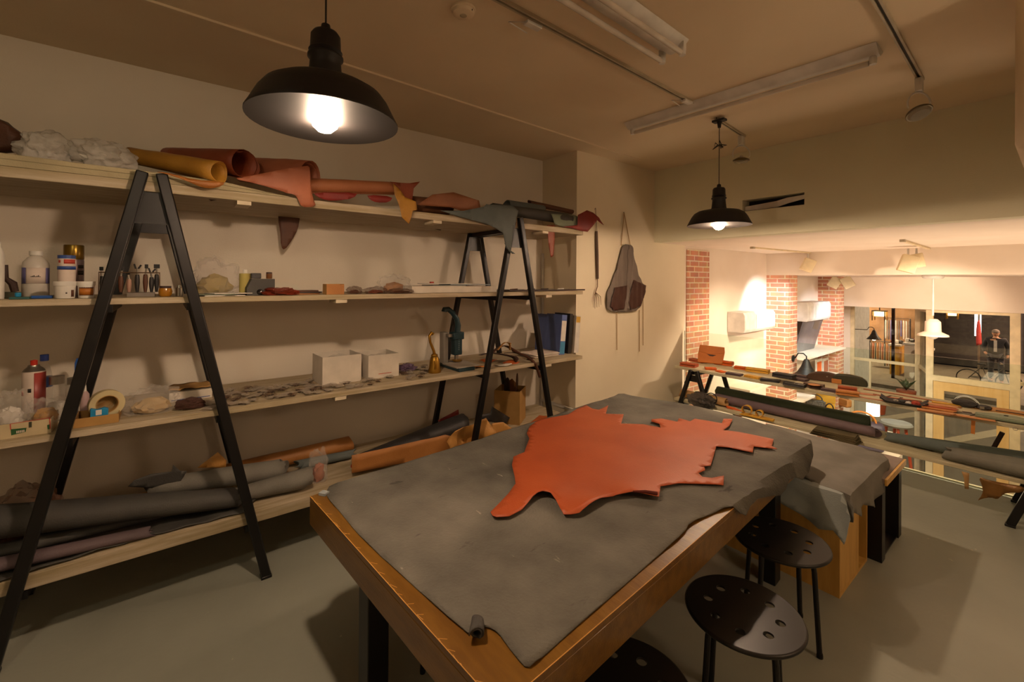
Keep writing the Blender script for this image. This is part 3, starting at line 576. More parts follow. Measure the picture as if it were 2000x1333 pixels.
f = facing(c); curved_label(jc, c, R_+.001, h*.66, h*.74, f-1.5, f+1.5, m_blue, 'blue_band'); curved_label(jc, c, R_+.001, h*.80, h*.90, f-.3, f+1.1, m_redl, 'red_print'); curved_label(jc, c, R_+.001, h*.82, h*.88, f-1.0, f-.7, m_redl, 'red_print')
for u0, u1, lab, lc in ((103, 151, 'white round tub with small grey label, the left of two', None), (150, 187, 'white round tub with orange and brown label, the right of two', m_orl)):
    c, w, h = fit(u0, u1, 550, 582, -3.0, Z2+E); R_ = w/2
    t = lathe_thing('plastic_tub', 'tub', lab+' on the eye-height shelf', c, [('tub_body', [(R_*.8, 0), (R_*.84, .003), (R_*.92, h*.74)], M_white), ('lid', [(R_, h*.74), (R_*1.02, h*.78), (R_*1.0, h), (0, h)], M_white)])
    f = facing(c)
    if lc: curved_label(t, c, R_*.895, h*.2, h*.62, f-1.0, f+1.0, lc); curved_label(t, c, R_*.90, h*.58, h*.66, f-1.0, f+1.0, L_brown, 'label_band'); curved_label(t, c, R_*.875, h*.16, h*.22, f-1.0, f+1.0, L_brown, 'label_band')
    else: curved_label(t, c, R_*.89, h*.1, h*.5, f+.6, f+.95, L_brown, 'label'); curved_label(t, c, R_*.895, h*.28, h*.36, f+.05, f+.2, m_ink, 'print_mark')
c, w, h = fitb(60, 104, 569, 578, -3.02, Z2+E); r = thing('craft_knife', c, 'flat blue craft knife lying before the big white jug', 'knife')
build(MB().box((c.x-.012, c.y-w/2, c.z), (c.x+.012, c.y+w/2, c.z+.014)), 'handle', m_bluep, r, bev=.003); build(MB().box((c.x-.008, c.y-w*.9, c.z), (c.x+.008, c.y-w/2-.001, c.z+.003)), 'blade', M_steel, r)
c, w, h = fitb(20, 60, 572, 580, -2.99, Z2+E); build(MB().cbox(c+Vector((0, 0, .005)), (.05, w, .01)), 'cutting_pad', mat('teal_pad', '#2e5a58', .6), None, 'thin teal pad at the board edge in front of the dark brush', 'pad', bev=.002)
c, w, h = fit(31, 39, 568, 579, -2.975, Z2+.0115); build(MB().lathe([(.008, 0), (.011, .006), (.010, .018), (0, .02)], c+Vector((0, 0, .0005)), 14), 'blue_cap', m_cyan, None, 'small bright blue cap on the teal pad', 'cap')
# wire tool stand with hand tools
c0, w, h = fitb(182, 322, 533, 585, -3.13, Z2+E); y0, y1 = c0.y-w*.42, c0.y+w*.42
ts = thing('tool_stand', c0, 'rusty wire stand full of black and wooden hand tools', 'tool stand')
M_wire = mat('rusty_wire', '#6b5338', .5, .5); hh = .13
build(MB().tube([(-3.16, y0, Z2+E+.002), (-3.16, y0, Z2+hh), (-3.16, y1, Z2+hh), (-3.16, y1, Z2+E+.002)], .003, 8), 'wire_frame', M_wire, ts); build(MB().tube([(-3.10, y0, Z2+E+.002), (-3.10, y0, Z2+hh), (-3.10, y1, Z2+hh), (-3.10, y1, Z2+E+.002)], .003, 8), 'wire_frame', M_wire, ts)
build(MB().box((-3.17, y0+.11, Z2+E), (-3.09, y1-.02, Z2+.022)), 'base_block', mat('grey_block', '#7d746a', .7), ts)
tools = [(200, 520, L_black, 'slim black-handled leather punch'), (212, 527, L_dbrown, 'dark tapered awl'), (236, 520, L_brown, 'thick brown wooden-handled mallet'), (252, 530, mat('pale_pink_wood', '#b08a78', .6), 'pale pink handled skiver'), (268, 516, L_black, 'black pliers with open jaws'), (284, 515, L_brown, 'brown-handled edger'), (296, 524, L_black, 'black hook-headed cutter'), (306, 515, L_black, 'square-headed black stamping iron')]
for i, (u, vt, m, nm) in enumerate(tools):
    c, w, h = fit(u-8, u+8, vt, 582, -3.13, Z2+.024); r = thing('hand_tool', c, nm+' in the wire stand', 'hand tool', 'hand tools in the wire stand'); q = .004*(i % 3-1)
    build(MB().lathe([(.006, 0), (.009, h*.15), (.0115, h*.35), (.010, h*.55), (.008, h*.62)], c, 12), 'handle', m, r); build(MB().tube([c+Vector((0, 0, h*.621)), c+Vector((0, q, h*.84))], .0045, 8), 'shank', M_steel, r)
    mb = MB()
    if i in (4, 6): mb.beam(c+Vector((0, -.006, h*.83)), c+Vector((0, -.013, h)), .01, .008); mb.beam(c+Vector((0, .004, h*.83)), c+Vector((0, .016, h*.97)), .01, .008)
    else: mb.cbox(c+Vector((0, q, h*.9)), (.02, .026 if i == 7 else .015, h*.14))
    build(mb, 'tool_head', M_black, r, bev=.001)
c, w, h = fit(309, 337, 559, 580, -3.05, Z2+E); R_ = w/2
lathe_thing('amber_pot', 'pot', 'small squat amber pot right of the tool stand', c, [('body', [(R_*.7, 0), (R_*.95, h*.2), (R_, h*.5), (R_*.85, h*.8)], mat('amber_glass', '#a5701c', .15, col2='#8a5a12')), ('lid', [(R_*.86, h*.81), (R_*.86, h), (0, h)], L_dbrown)])
c, w, h = fit(343, 357, 557, 580, -3.05, Z2+E); R_ = w/2
lathe_thing('steel_pot', 'pot', 'tiny steel pot between amber pot and black trestle leg', c, [('body', [(R_, 0), (R_, h*.75)], M_steel), ('lid', [(R_*.7, h*.76), (R_*.5, h), (0, h)], M_steel)])
def bag(u0, u1, vt, vb, x, z, m, label, seed=0, inside=None, cat='plastic bag', name='plastic_bag', group=None, dx=.5, amp=.35, im=None):
    c, w, h = fit(u0, u1, vt, vb, x, z); r = thing(name, c, label, cat, group)
    build(MB().blob(c+Vector((0, 0, h*.42)), (w*dx*.8, w*.5, h*.62), seed, amp, 2.0, 5, floor=z+.001, ridge=.14), 'bag_film', m, r)
    if inside: build(MB().blob(c+Vector((0, 0, h*.25)), (w*dx*.5, w*.33, h*.33), seed+5, .3, 3, 3, floor=z+.003), 'contents', inside, r)
    return r
bag(368, 468, 508, 578, -3.22, Z2+E, P_clear, 'large crumpled clear bag of yellowish stuff left of the cream spool', 3, mat('straw_fill', '#a08a4a', .7))
c, w, h = fitb(385, 485, 562, 579, -3.0, Z2+E)
for k, (dy, dz, rz, m, nm) in enumerate([(0, 0, .1, M_paper, 'white'), (-.03, .006, -.2, L_sage, 'sage green'), (.03, .012, .25, M_paper, 'tilted white')]):
    build(MB().cbox((c.x-.06, c.y+dy, c.z+dz+.002), (.16, w*.8, .004), rz), 'paper_sheet', m, None, nm+' loose sheet in the small pile before the large crumpled bag', 'sheet')
c, w, h = fit(467, 490, 527, 578, -3.12, Z2+E); R_ = w/2
lathe_thing('thread_spool', 'spool', 'cream thread spool with white tip beside the dark box', c, [('thread', [(R_, 0), (R_, h*.84), (R_*.9, h*.85)], mat('cream_thread', '#b0a25a', .8)), ('core_tip', [(R_*.4, h*.851), (R_*.4, h), (0, h)], M_white)])
c, w, h = fitb(480, 537, 545, 578, -3.05, Z2+E)
r = thing('dark_box', c, 'dark slate box with sloping left side and round lens', 'box')
build(MB().prism([(-w*.5, 0), (w*.45, 0), (w*.45, h), (-w*.34, h), (-w*.5, h*.45)], -.04, .04, Matrix.Translation(c)@Matrix(((0, 0, 1, 0), (1, 0, 0, 0), (0, 1, 0, 0), (0, 0, 0, 1)))), 'body', L_char, r, bev=.002)
build(MB().lathe([(.0, .008), (.012, .006), (.017, 0)], (0, 0, 0), 18, Matrix.Translation(c+Vector((.041, -.01, .02)))@Matrix.Rotation(PI/2, 4, 'Y')), 'lens', mat('dark_glass', '#15110f', .08), r)
c2 = c+Vector((-.01, -w*.16, h+E)); build(MB().cbox(c2+Vector((0, 0, .017)), (.04, w*.34, .033)), 'small_black_box', L_black, None, 'small black box standing on the dark slate box', 'box', bev=.004)
c2 = c+Vector((-.01, w*.30, h+E)); lathe_thing('brown_bottle', 'bottle', 'small round brown-topped bottle standing on the dark slate box', c2, [('body', [(.015, 0), (.017, .004), (.017, .03)], mat('brown_resin', '#6e4522', .3)), ('cap', [(.0165, .0305), (.016, .04), (0, .042)], L_dbrown)])
bag(514, 582, 563, 578, -3.0, Z2+E, plastic('red_polybag', '#7c2a14', .8), 'low red-brown bag of scraps right of the dark box', 8, None)
for k, (u0, u1, m, nm, rz) in enumerate([(545, 625, L_natural, 'pale', .05), (560, 628, L_dbrown, 'blackish', -.08), (562, 622, L_brown, 'brown', .1)]):
    c, w, h = fitb(u0, u1, 550, 576, -3.12, Z2+E+.009*k); build(MB().prism([(-.07, -w*.5), (.05, -w*.46), (.07, 0), (.06, w*.4), (0, w*.5), (-.07, w*.42)], 0, .0075, T3(c, rz)), 'leather_offcut', m, None, nm+' leather offcut in the stack left of the kraft box', 'leather piece')
c, w, h = fitb(634, 668, 555, 577, -3.0, Z2+E); r = thing('kraft_box', c, 'small open kraft box in the middle of the eye-height shelf', 'box')
t = .002; w2, d2 = w*.5, .045
build(MB().box((c.x-d2, c.y-w2, c.z), (c.x+d2, c.y+w2, c.z+t)).box((c.x-d2, c.y-w2, c.z+t), (c.x-d2+t, c.y+w2, c.z+h)).box((c.x-d2+t, c.y-w2, c.z+t), (c.x+d2-t, c.y-w2+t, c.z+h)).box((c.x-d2+t, c.y+w2-t, c.z+t), (c.x+d2-t, c.y+w2, c.z+h)), 'tray', M_kraft, r)
build(MB().box((c.x+d2-t, c.y-w2, c.z+t), (c.x+d2, c.y+w2, c.z+h*.96)), 'front_flap', M_natural if 'M_natural' in globals() else L_natural, r)
bag(678, 706, 560, 577, -3.05, Z2+E, P_brown, 'small dark brown bag just right of the kraft box', 11, L_brown)
bag(712, 756, 561, 577, -3.02, Z2+E, P_brown, 'flat brown bag before the tallest brown bag', 12, L_rust)
bag(738, 802, 538, 577, -3.2, Z2+E, P_clear, 'tallest clear bag of brown scraps left of the flat white box', 14, L_natural)
bag(758, 808, 564, 577, -2.99, Z2+E, P_brown, 'low glossy brown bag at the left end of the flat white box', 16, L_brown)
c, w, h = fitb(790, 953, 556, 573, -3.12, Z2+E)
r = thing('flat_box', c, 'long flat white cardboard box on the eye-height shelf', 'box')
build(MB().box((c.x-.13, c.y-w/2, c.z), (c.x+.13, c.y+w/2, c.z+h*.8)), 'box_body', M_cardw, r, bev=.002); build(MB().box((c.x-.132, c.y-w/2-.002, c.z+h*.8+.0002), (c.x+.132, c.y+w*.1, c.z+h*.86)), 'lid_flap', M_cardw, r)
for k, (a, b, m, nm) in enumerate([(-.25, .15, L_slate, 'grey-blue'), (-.05, .45, mat('pale_blue_paper', '#8f9aa0', .7), 'pale blue'), (-.3, .3, M_paper, 'white')]):
    build(MB().box((c.x-.10, c.y+a*w, c.z+h*.87+k*.006), (c.x+.09, c.y+b*w, c.z+h*.87+k*.006+.005)), 'magazine', m, None, nm+' magazine lying on the flat white box', 'magazine')
p, w, h = fit(838, 850, 543, 552, -3.1, c.z+h*.87+.0185); build(MB().prism([(-.012, -.016), (.012, -.014), (.0, .016)], 0, .012, T3(p)), 'red_tag', m_redl, None, 'tiny red tag on the magazines', 'tag')
c, w, h = fitb(955, 1130, 568, 573, -3.15, Z2+E)
r = thing('tool_tray', c, 'flat dark tray of slim tools at the right shelf end', 'tray'); build(MB().box((c.x-.09, c.y-w*.55, c.z), (c.x+.09, c.y+w*.5, c.z+.006)), 'tray_base', L_dbrown, r, bev=.002); build(MB().box((c.x+.084, c.y-w*.55, c.z+.0062), (c.x+.09, c.y+w*.5, c.z+.014)), 'tray_rim', L_dbrown, r)
for k in range(5):
    y = c.y-w*.45+w*.85*k/5; q = Vector((c.x-.02*(k % 2), y, c.z+.014)); r = thing('slim_tool', q, ['steel ruler-like tool', 'dark wooden-handled chisel', 'slim tool with rounded black handle', 'steel-shafted creaser', 'flat pale bone folder'][k]+' lying in the dark tray', 'hand tool', 'slim tools in the dark tray')
    build(MB().tube([q, q+Vector((.01, w*.07, .004))], .006, 8), 'handle', [M_steel, L_brown, L_black, L_dbrown, M_white][k], r); build(MB().tube([q+Vector((.01, w*.0705, .004)), q+Vector((.012, w*.14, 0))], .0025, 6), 'shank', M_steel, r)
# ---- middle shelf
def openbox(name, c, w, d, h, m, label, lidm=None, t=.003, rz=0, cat='box'):
    r = thing(name, c, label, cat); T = T3(c, rz)
    build(MB().box((-d/2, -w/2, 0), (d/2, w/2, t), T), 'bottom', m, r)
    for nm, a, b in (('front_wall', (d/2-t, -w/2, t), (d/2, w/2, h)), ('back_wall', (-d/2, -w/2, t), (-d/2+t, w/2, h)), ('side_wall', (-d/2+t, -w/2, t), (d/2-t, -w/2+t, h)), ('side_wall', (-d/2+t, w/2-t, t), (d/2-t, w/2, h))): build(MB().box(a, b, T), nm, m, r)
    return r
m_box1 = mat('cream_card', '#bfae8a', .75)
c, w, h = fitb(-40, 122, 815, 868, -3.06, Z3+E); w *= .80
bx = openbox('cream_carton', c, w, .18, h*.92, m_box1, 'cream open carton with green and red printing at the left of the middle shelf')
def px(u, v, x=c.x+.0915): p = ax(u, v, x); return p
def patch(pix, m, nm, parent, x, t=.0008):
    P = [ax(u, v, x) for u, v in pix]; build(MB().prism([(p.y, p.z) for p in P], x, x+t, Matrix(((0, 0, 1, 0), (1, 0, 0, 0), (0, 1, 0, 0), (0, 0, 0, 1)))), nm, m, parent)
X_ = c.x+.0902
patch([(21, 839), (52, 836), (50, 844), (22, 851)], m_green, 'green_print', bx, X_); patch([(19, 829), (21, 829), (22, 840), (20, 840)], m_redl, 'red_line', bx, X_); patch([(20, 828), (97, 816), (97, 817), (20, 829)], m_redl, 'red_line', bx, X_); patch([(96, 816), (98, 816), (99, 838), (97, 838)], m_redl, 'red_line', bx, X_); patch([(56, 825), (62, 824), (62, 835), (56, 836)], L_olive, 'dark_print', bx, X_); patch([(92, 831), (97, 829), (97, 839), (93, 839)], m_green, 'leaf_print', bx, X_)
for k in range(5): patch([(32+k*3.4, 842.2-k*.5), (34.2+k*3.4, 842-k*.5), (34.2+k*3.4, 846.5-k*.6), (32+k*3.4, 847-k*.6)], m_lab, 'letter', bx, X_+.0009)
bag(-20, 60, 768, 830, -3.06, Z3+.035, P_clear, 'clear film bag heaped in the cream carton, left half', 21, M_paper)
bag(50, 128, 778, 828, -3.05, Z3+.035, P_clear, 'glossy clear bag over yellow pack in the cream carton, right half', 23, L_must)
c, w, h = fit(42, 90, 703, 782, -3.24, Z3+E); R_ = w/2
g = lathe_thing('gas_canister', 'canister', 'red and white gas canister with red cap on the middle shelf', c, [('body', [(R_*.98, 0), (R_, .005), (R_, h*.80), (R_*.97, h*.82)], m_lab), ('shoulder', [(R_*.98, h*.821), (R_*.8, h*.86), (R_*.55, h*.89), (R_*.5, h*.915)], M_steel), ('cap', [(R_*.3, h*.916), (R_*.32, h*.99), (0, h)], mat('red_plastic', '#c02c18', .4))])
f = facing(c); curved_label(g, c, R_+.0008, .004, h*.80, f+.02, f+1.5, mat('canister_red', '#a5413a', .4), 'red_side'); curved_label(g, c, R_+.0008, h*.45, h*.53, f-1.25, f-.95, m_redl, 'hazard_mark'); curved_label(g, c, R_+.0008, h*.50, h*.56, f-.5, f-.2, m_ink, 'round_mark')
c, w, h = fit(70, 103, 693, 780, -3.42, Z3+E); R_ = w/2*1.05
lathe_thing('water_bottle', 'bottle', 'clear bottle with blue cap and blue label behind the gas canister', c, [('body', [(R_*.9, 0), (R_, .01), (R_, h*.6), (R_*.7, h*.78), (R_*.38, h*.86), (R_*.38, h*.89)], P_clear), ('label', [(R_*1.01, h*.45), (R_*1.01, h*.62)], m_blue), ('cap', [(R_*.52, h*.895), (R_*.52, h), (0, h)], mat('cap_blue', '#2f49a0', .5))])
for u0, u1, vt, x, lab in ((92, 130, 735, -3.22, 'glass jar of clear bits right of the gas canister'), (128, 160, 738, -3.35, 'glass jar with coloured label behind the trestle leg')):
    c, w, h = fit(u0, u1, vt, 785, x, Z3+E); R_ = w/2
    j = lathe_thing('glass_jar', 'jar', lab, c, [('body', [(R_*.9, 0), (R_, .006), (R_, h*.72), (R_*.8, h*.82)], P_clear), ('lid', [(R_*.84, h*.825), (R_*.84, h), (0, h)], M_steel), ('contents', [(R_*.85, .006), (R_*.9, .012), (R_*.9, h*.4), (0, h*.42)], M_paper)])
c, w, h = fit(148, 160, 700, 784, -3.5, Z3+E); build(MB().curvefill([(-w*.7, 0), (w*.7, 0), (w*.7, h*.9), (w*.4, h), (-w*.4, h), (-w*.7, h*.9)], [circ(w*.3, 12, (0, h*.9))], -.005, .005, Matrix.Translation(c)@Matrix(((0, 0, 1, 0), (1, 0, 0, 0), (0, 1, 0, 0), (0, 0, 0, 1)))), 'scissor_handle_card', m_bluep, None, 'tall blue plastic piece with a hole behind the trestle leg', 'plastic piece')
c, w, h = fit(160, 172, 752, 800, -3.2, Z3+E); lathe_thing('glue_tube', 'tube', 'slim pinkish glue tube standing behind the brown carton', c, [('body', [(.018, 0), (.02, .02), (.017, h*.7), (.008, h*.8)], mat('pink_tube', '#b09494', .5)), ('nozzle', [(.007, h*.801), (.004, h), (0, h)], M_white)])
c, w, h = fitb(140, 242, 803, 850, -3.07, Z3+E)
openbox('brown_carton', c, w*.84, .17, h*.85, M_kraft, 'low brown open carton holding tape rolls beside the trestle leg')
zz = Z3+.012
q = c+Vector((.01, .03, 0)); r = thing('tape_roll', Vector((q.x, q.y, zz)), 'big cream roll of tape standing in the brown carton', 'tape roll')
Tt = Matrix.Translation((q.x, q.y, zz+.075))@Matrix.Rotation(.25, 4, 'Z')@Matrix.Rotation(PI/2, 4, 'Y')
build(MB().lathe([(.045, -.02), (.07, -.02), (.07, .02), (.045, .02), (.045, -.02)], (0, 0, 0), 36, Tt), 'tape', mat('cream_tape', '#c4b58a', .6), r); build(MB().lathe([(.041, -.02), (.0445, -.02), (.0445, .02), (.041, .02), (.041, -.02)], (0, 0, 0), 36, Tt), 'core', M_kraft, r)
q = Vector((c.x+.055, c.y+.005, zz)); r = thing('tape_dispenser', q, 'sky-blue tape dispenser with white sticker in the brown carton', 'tape dispenser')
build(MB().prism([(-.03, 0), (.034, 0), (.036, .06), (.02, .068), (-.005, .06), (-.03, .07)], -.012, .012, Matrix.Translation(q)@Matrix(((0, 0, 1, 0), (1, 0, 0, 0), (0, 1, 0, 0), (0, 0, 0, 1)))), 'body', m_cyan, r, bev=.002); build(MB().box((q.x+.0122, q.y-.01, q.z+.035), (q.x+.0135, q.y+.012, q.z+.06)), 'sticker', M_paper, r)
bag(243, 352, 756, 822, -3.1, Z3+E, P_clear, 'large clear bag beside the brown carton with knotted cream cord inside', 31, mat('cream_cord', '#b59a6c', .7), dx=.42)
bag(345, 398, 778, 802, -3.05, Z3+E, plastic('gloss_brown_pack', '#4a2e26', .85), 'glossy dark brown pack in front of the white paper box', 33, None, dx=.35)
c, w, h = fitb(330, 412, 752, 778, -3.35, Z3+E); r = thing('paper_box', c, 'white lidless box with brown paper on top behind the large clear bag', 'box')
build(MB().cbox(c+Vector((0, 0, .028)), (.18, w, .056)), 'box_body', M_cardw, r, bev=.002); build(MB().cbox(c+Vector((.0905, 0, .012)), (.0008, w*.9, .004)), 'blue_stripe', m_blue, r)
build(sheet_bm([(-.08, -w*.5), (.09, -w*.52), (.09, w*.5), (-.08, w*.45)], lambda a, b: (c.x+a, c.y+b, Z3+.06+.022*abs(nz(a, b, 14, 2))+.008), .03), 'wrapping_paper', M_kraft, None, 'crumpled brown paper lying on the white lidless box', 'paper', solid=.001)
for u0, u1, vt, vb, lab in ((614, 699, 690, 742, 'white open-topped card box, the left of two on the middle shelf'), (703, 770, 688, 733, 'white open-topped card box, the right of two, with faint red print')):
    c, w, h = fitb(u0, u1, vt, vb, -3.28, Z3+E); r = openbox('white_box', c, w*.88, .24, h*.98, M_cardw, lab, rz=.02)
    build(MB().blob(c+Vector((0, 0, h*.6)), (.09, w*.36, h*.33), u0, .3, 4, 3), 'contents', P_clear, r)
    if u0 > 700: build(MB().box((c.x+.1215, c.y-.04, c.z+.03), (c.x+.1225, c.y+.06, c.z+.034)), 'red_print', m_redl, r)
bag(771, 812, 712, 724, -3.3, Z3+E, plastic('lilac_pack', '#6e5a78', .8), 'flat lilac glossy pack right of the white boxes', 41, None)
# small zip bags of hardware spread over the board
m_hw = mat('metal_hardware', '#4a4038', .35, .7, col2='#7a6a58', nscale=120); m_hwb = mat('pale_hardware', '#8a7c68', .35, .6, col2='#4a4034', nscale=120)
def zipbag(label, m, film, s=1, seed=0):
    r = thing('zip_bag', (0, 0, 0), label, 'zip bag', 'small zip bags of hardware on the middle shelf')
    build(sheet_bm([(-.028*s, -.04*s), (.028*s, -.038*s), (.03*s, .04*s), (-.027*s, .042*s)], lambda a, b: (a, b, .006+.008*max(0, 1-(a*a+b*b)/(.0018*s*s))+.014*abs(nz(a, b, 45, seed))), .012), 'bag_film', film, r)
    mb = MB(); rg = random.Random(seed)
    [mb.blob((rg.uniform(-.014, .014)*s, rg.uniform(-.022, .022)*s, .005), (.006*s, .007*s, .004), seed+k, .3, 3, 1, floor=.001) for k in range(9)]; build(mb, 'hardware', m, r); return r
P_zip = plastic('zip_film', '#b5a898', .62, .08)
za = [zipbag('small clear zip bag of dark metal rings among the packets on the middle shelf', m_hw, P_zip, 1, 1), zipbag('small clear zip bag of pale rivets among the packets on the middle shelf', m_hwb, P_zip, 1, 2), zipbag('small brownish zip bag of buckles among the packets on the middle shelf', m_hw, P_brown, .95, 3)]
rg = random.Random(5); spots = []; tries = 0
while len(spots) < 78 and tries < 9000:
    tries += 1; x = rg.uniform(-3.36, -2.97); u = rg.uniform(405, 835); p = ax(u, 750, x); q = (x, p.y)
    if 610 < u < 775 and x < -3.13: continue
    if u > 690 and rg.random() < .45: continue
    if q[1] < .03 or (q[1] < .12): continue
    if all((q[0]-a)**2+(q[1]-b)**2 > .047**2 for a, b in spots): spots.append(q)
ORD = ['first', 'second', 'third', 'fourth', 'fifth', 'sixth', 'seventh', 'eighth', 'ninth', 'tenth', 'eleventh', 'twelfth', 'thirteenth', 'fourteenth', 'fifteenth', 'sixteenth', 'seventeenth', 'eighteenth', 'nineteenth', 'twentieth']+['%d' % k+('st' if k % 10 == 1 else 'nd' if k % 10 == 2 else 'rd' if k % 10 == 3 else 'th') for k in range(21, 60)]
rowof = lambda x: 0 if x > -3.07 else 1 if x > -3.2 else 2
cnt = [0, 0, 0]; spots.sort(key=lambda s: s[1]); zn = []
for x, y in spots: zn.append(('zip bag of %s, '+ORD[cnt[rowof(x)]]+' from the left in the '+['front', 'middle', 'back'][rowof(x)]+' row of packets')); cnt[rowof(x)] += 1
for i, q in enumerate(spots):
    s = za[i % 3]; o = s if i < 3 else dup(s, (0, 0, 0)); o.location = (q[0], q[1], Z3+E+(.0 if i % 4 else .006)); o.rotation_euler = (0, 0, rg.uniform(0, 6)); k = rg.uniform(.75, 1.15); o.scale = (k, k, 1); o['label'] = zn[i] % ['dark rings', 'pale rivets', 'brown buckles'][i % 3]
# brass hand press
c, w, h = fit(832, 866, 643, 722, -3.10, Z3+E); r = thing('brass_press', c, 'small brass lever press beside the blue arbor press', 'press')
build(MB().lathe([(.034, 0), (.036, .012), (.030, .03), (.028, .06), (.022, .085), (.012, .095)], c, 20), 'body', M_brass, r); build(MB().tube([c+Vector((.03, -.012, .025)), c+Vector((.036, -.012, .05)), c+Vector((.028, -.012, .07))], .008, 8), 'front_jaw', M_brass, r)
build(MB().tube([c+Vector((0, 0, .09)), c+Vector((0, -.006, .12)), c+Vector((0, -.028, .17)), c+Vector((0, -.034, .205)), c+Vector((0, -.02, .222)), c+Vector((0, -.012, .214))], [.010, .008, .007, .008, .009, .010], 10), 'lever', M_brass, r); build(MB().blob(c+Vector((0, -.002, .095)), (.018, .02, .012), 3, .1, 2, 2), 'pivot', M_brass, r); r.scale = (1.42, 1.42, 1.42)
# blue arbor press
M_press = mat('petrol_blue_enamel', '#1f3a42', .4, .2); c, w, h = fit(862, 905, 600, 716, -3.22, Z3+E); r = thing('arbor_press', c, 'petrol blue arbor press with curved lever and pale base plate', 'press')
build(MB().cbox(c+Vector((.05, .0, .01)), (.24, .11, .02)), 'base', M_press, r, bev=.003); build(MB().cbox(c+Vector((.08, .01, .0245)), (.17, .15, .008)), 'base_plate', mat('pale_plate', '#9a9186', .4), r, bev=.001)
build(MB().cbox(c+Vector((-.04, -.035, .115)), (.05, .035, .19)), 'column', mat('grey_casting', '#8d8880', .4, .3), r, bev=.004); build(MB().cbox(c+Vector((.0, .03, .135)), (.05, .055, .13)), 'ram_housing', M_press, r, bev=.006); build(MB().cbox(c+Vector((.0, .03, .188)), (.062, .075, .045)), 'collar', M_press, r, bev=.005)
build(MB().cbox(c+Vector((-.005, -.005, .192)), (.04, .06, .02)), 'link_arm', M_steel, r, bev=.002); build(MB().lathe([(.012, .04), (.014, .07)], c+Vector((0, .03, 0)), 14), 'ram', M_steel, r); build(MB().lathe([(.028, .033), (.03, .036), (.03, .041), (.02, .043)], c+Vector((.01, .03, 0)), 18), 'die_plate', M_brass, r)
build(MB().tube([c+Vector((.0, .035, .205)), c+Vector((0, .04, .25)), c+Vector((0, .03, .29)), c+Vector((0, .0, .33)), c+Vector((0, -.03, .352)), c+Vector((0, -.055, .350)), c+Vector((0, -.058, .338))], [.019, .018, .016, .016, .016, .018, .018], 12), 'lever', M_press, r)
for k in range(6): build(MB().cbox(c+Vector((.0258, .032, .165-k*.012)), (.001, .007, .007)), 'raised_letter', mat('letter_metal', '#6f8286', .4, .5), r)
r.scale = (1.38, 1.38, 1.38)
# leather straps and offcuts at the right end
def scrap(u0, u1, vt, vb, x, z, m, label, seed=0, rz=0, pts=None, amp=.02, group=None, name='leather_offcut', thick=.003, cat='leather piece'):
    c, w, h = fitb(u0, u1, vt, vb, x, z); w = min(w*.9, .16); d = max(.05, w*.5)
    P = pts or [(-d*.5, -w*.5), (d*.2, -w*.42), (d*.5, -w*.1), (d*.38, w*.4), (0, w*.5), (-d*.5, w*.3)]
    T = T3((0, 0, 0), rz); cc = c
    def f(a, b): v = T@Vector((a, b, 0)); return (cc.x+v.x, cc.y+v.y, cc.z+.002+amp*abs(nz(a, b, 9, seed)))
    return build(sheet_bm(P, f, .03), name, m, None, label, cat, group, solid=thick, offset=0)
scrap(905, 965, 702, 716, -3.05, Z3+E, L_tan, 'tan leather offcut curled in front of the arbor press', 2, amp=.035)
scrap(925, 985, 694, 710, -3.2, Z3+E, L_orange, 'orange-brown leather offcut behind the dark straps', 4, amp=.06)
scrap(970, 1000, 708, 722, -2.99, Z3+E, M_paper, 'white card slip among the leather offcuts', 5, amp=.02, name='card_slip', cat='card')
scrap(985, 1015, 703, 716, -3.02, Z3+E, L_orange, 'small orange leather patch by the right trestle leg', 6, amp=.03)
def strap(pix, x, m, label, wd=.03, name='leather_strap', hook=None):
    P = [ax(u, v, xx) for (u, v), xx in zip(pix, x)]
    r = thing(name, P[0], label, 'strap'); mb = MB(); vs = []; n = len(P)
    S = []
    for i in range(n-1):
        for k in range(6): t = k/6; a, b, c_, d_ = P[max(i-1, 0)], P[i], P[i+1], P[min(i+2, n-1)]; S.append(.5*((2*b)+(c_-a)*t+(2*a-5*b+4*c_-d_)*t*t+(3*b-a-3*c_+d_)*t**3))
    S.append(P[-1])
    for i, p in enumerate(S):
        d = (S[min(i+1, len(S)-1)]-S[max(i-1, 0)]).normalized(); w_ = Vector((1, .2, .15)); w_ = (w_-d*w_.dot(d)).normalized()*wd/2; vs += [p-w_, p+w_]
    mb.verts(vs, [(2*i, 2*i+1, 2*i+3, 2*i+2) for i in range(len(S)-1)], True); build(mb, 'band', m, r, solid=.005, offset=0)
    p = S[len(S)*2//3]; build(MB().box(p-Vector((.02, .006, .0)), p+Vector((.02, .006, .01))), 'keeper_loop', m, r); return r
strap([(938, 694), (960, 690), (1000, 697), (1010, 706)], [-3.1, -3.1, -3.05, -3.0], L_dbrown, 'broad dark brown strap across the trestle leg', .05)
strap([(960, 690), (985, 676), (1020, 694), (1045, 702)], [-3.3, -3.25, -3.15, -3.1], L_brown, 'brown arched belt lying over the straps', .04)
strap([(972, 684), (985, 670), (995, 672), (996, 684)], [-3.2, -3.2, -3.2, -3.2], L_cam, 'thin camel leather loop standing up from the pile', .02)
strap([(1000, 685), (1030, 698), (1045, 712), (1055, 738)], [-3.1, -3.0, -2.93, -2.90], L_brown, 'long brown strap hanging over the board edge', .03)
strap([(985, 690), (1010, 690), (1035, 700), (1020, 710)], [-3.15, -3.1, -3.05, -3.1], L_dbrown, 'coiled blackish strap right of the trestle leg', .045)
c, w, h = fitb(1022, 1086, 686, 702, -3.2, Z3+E)
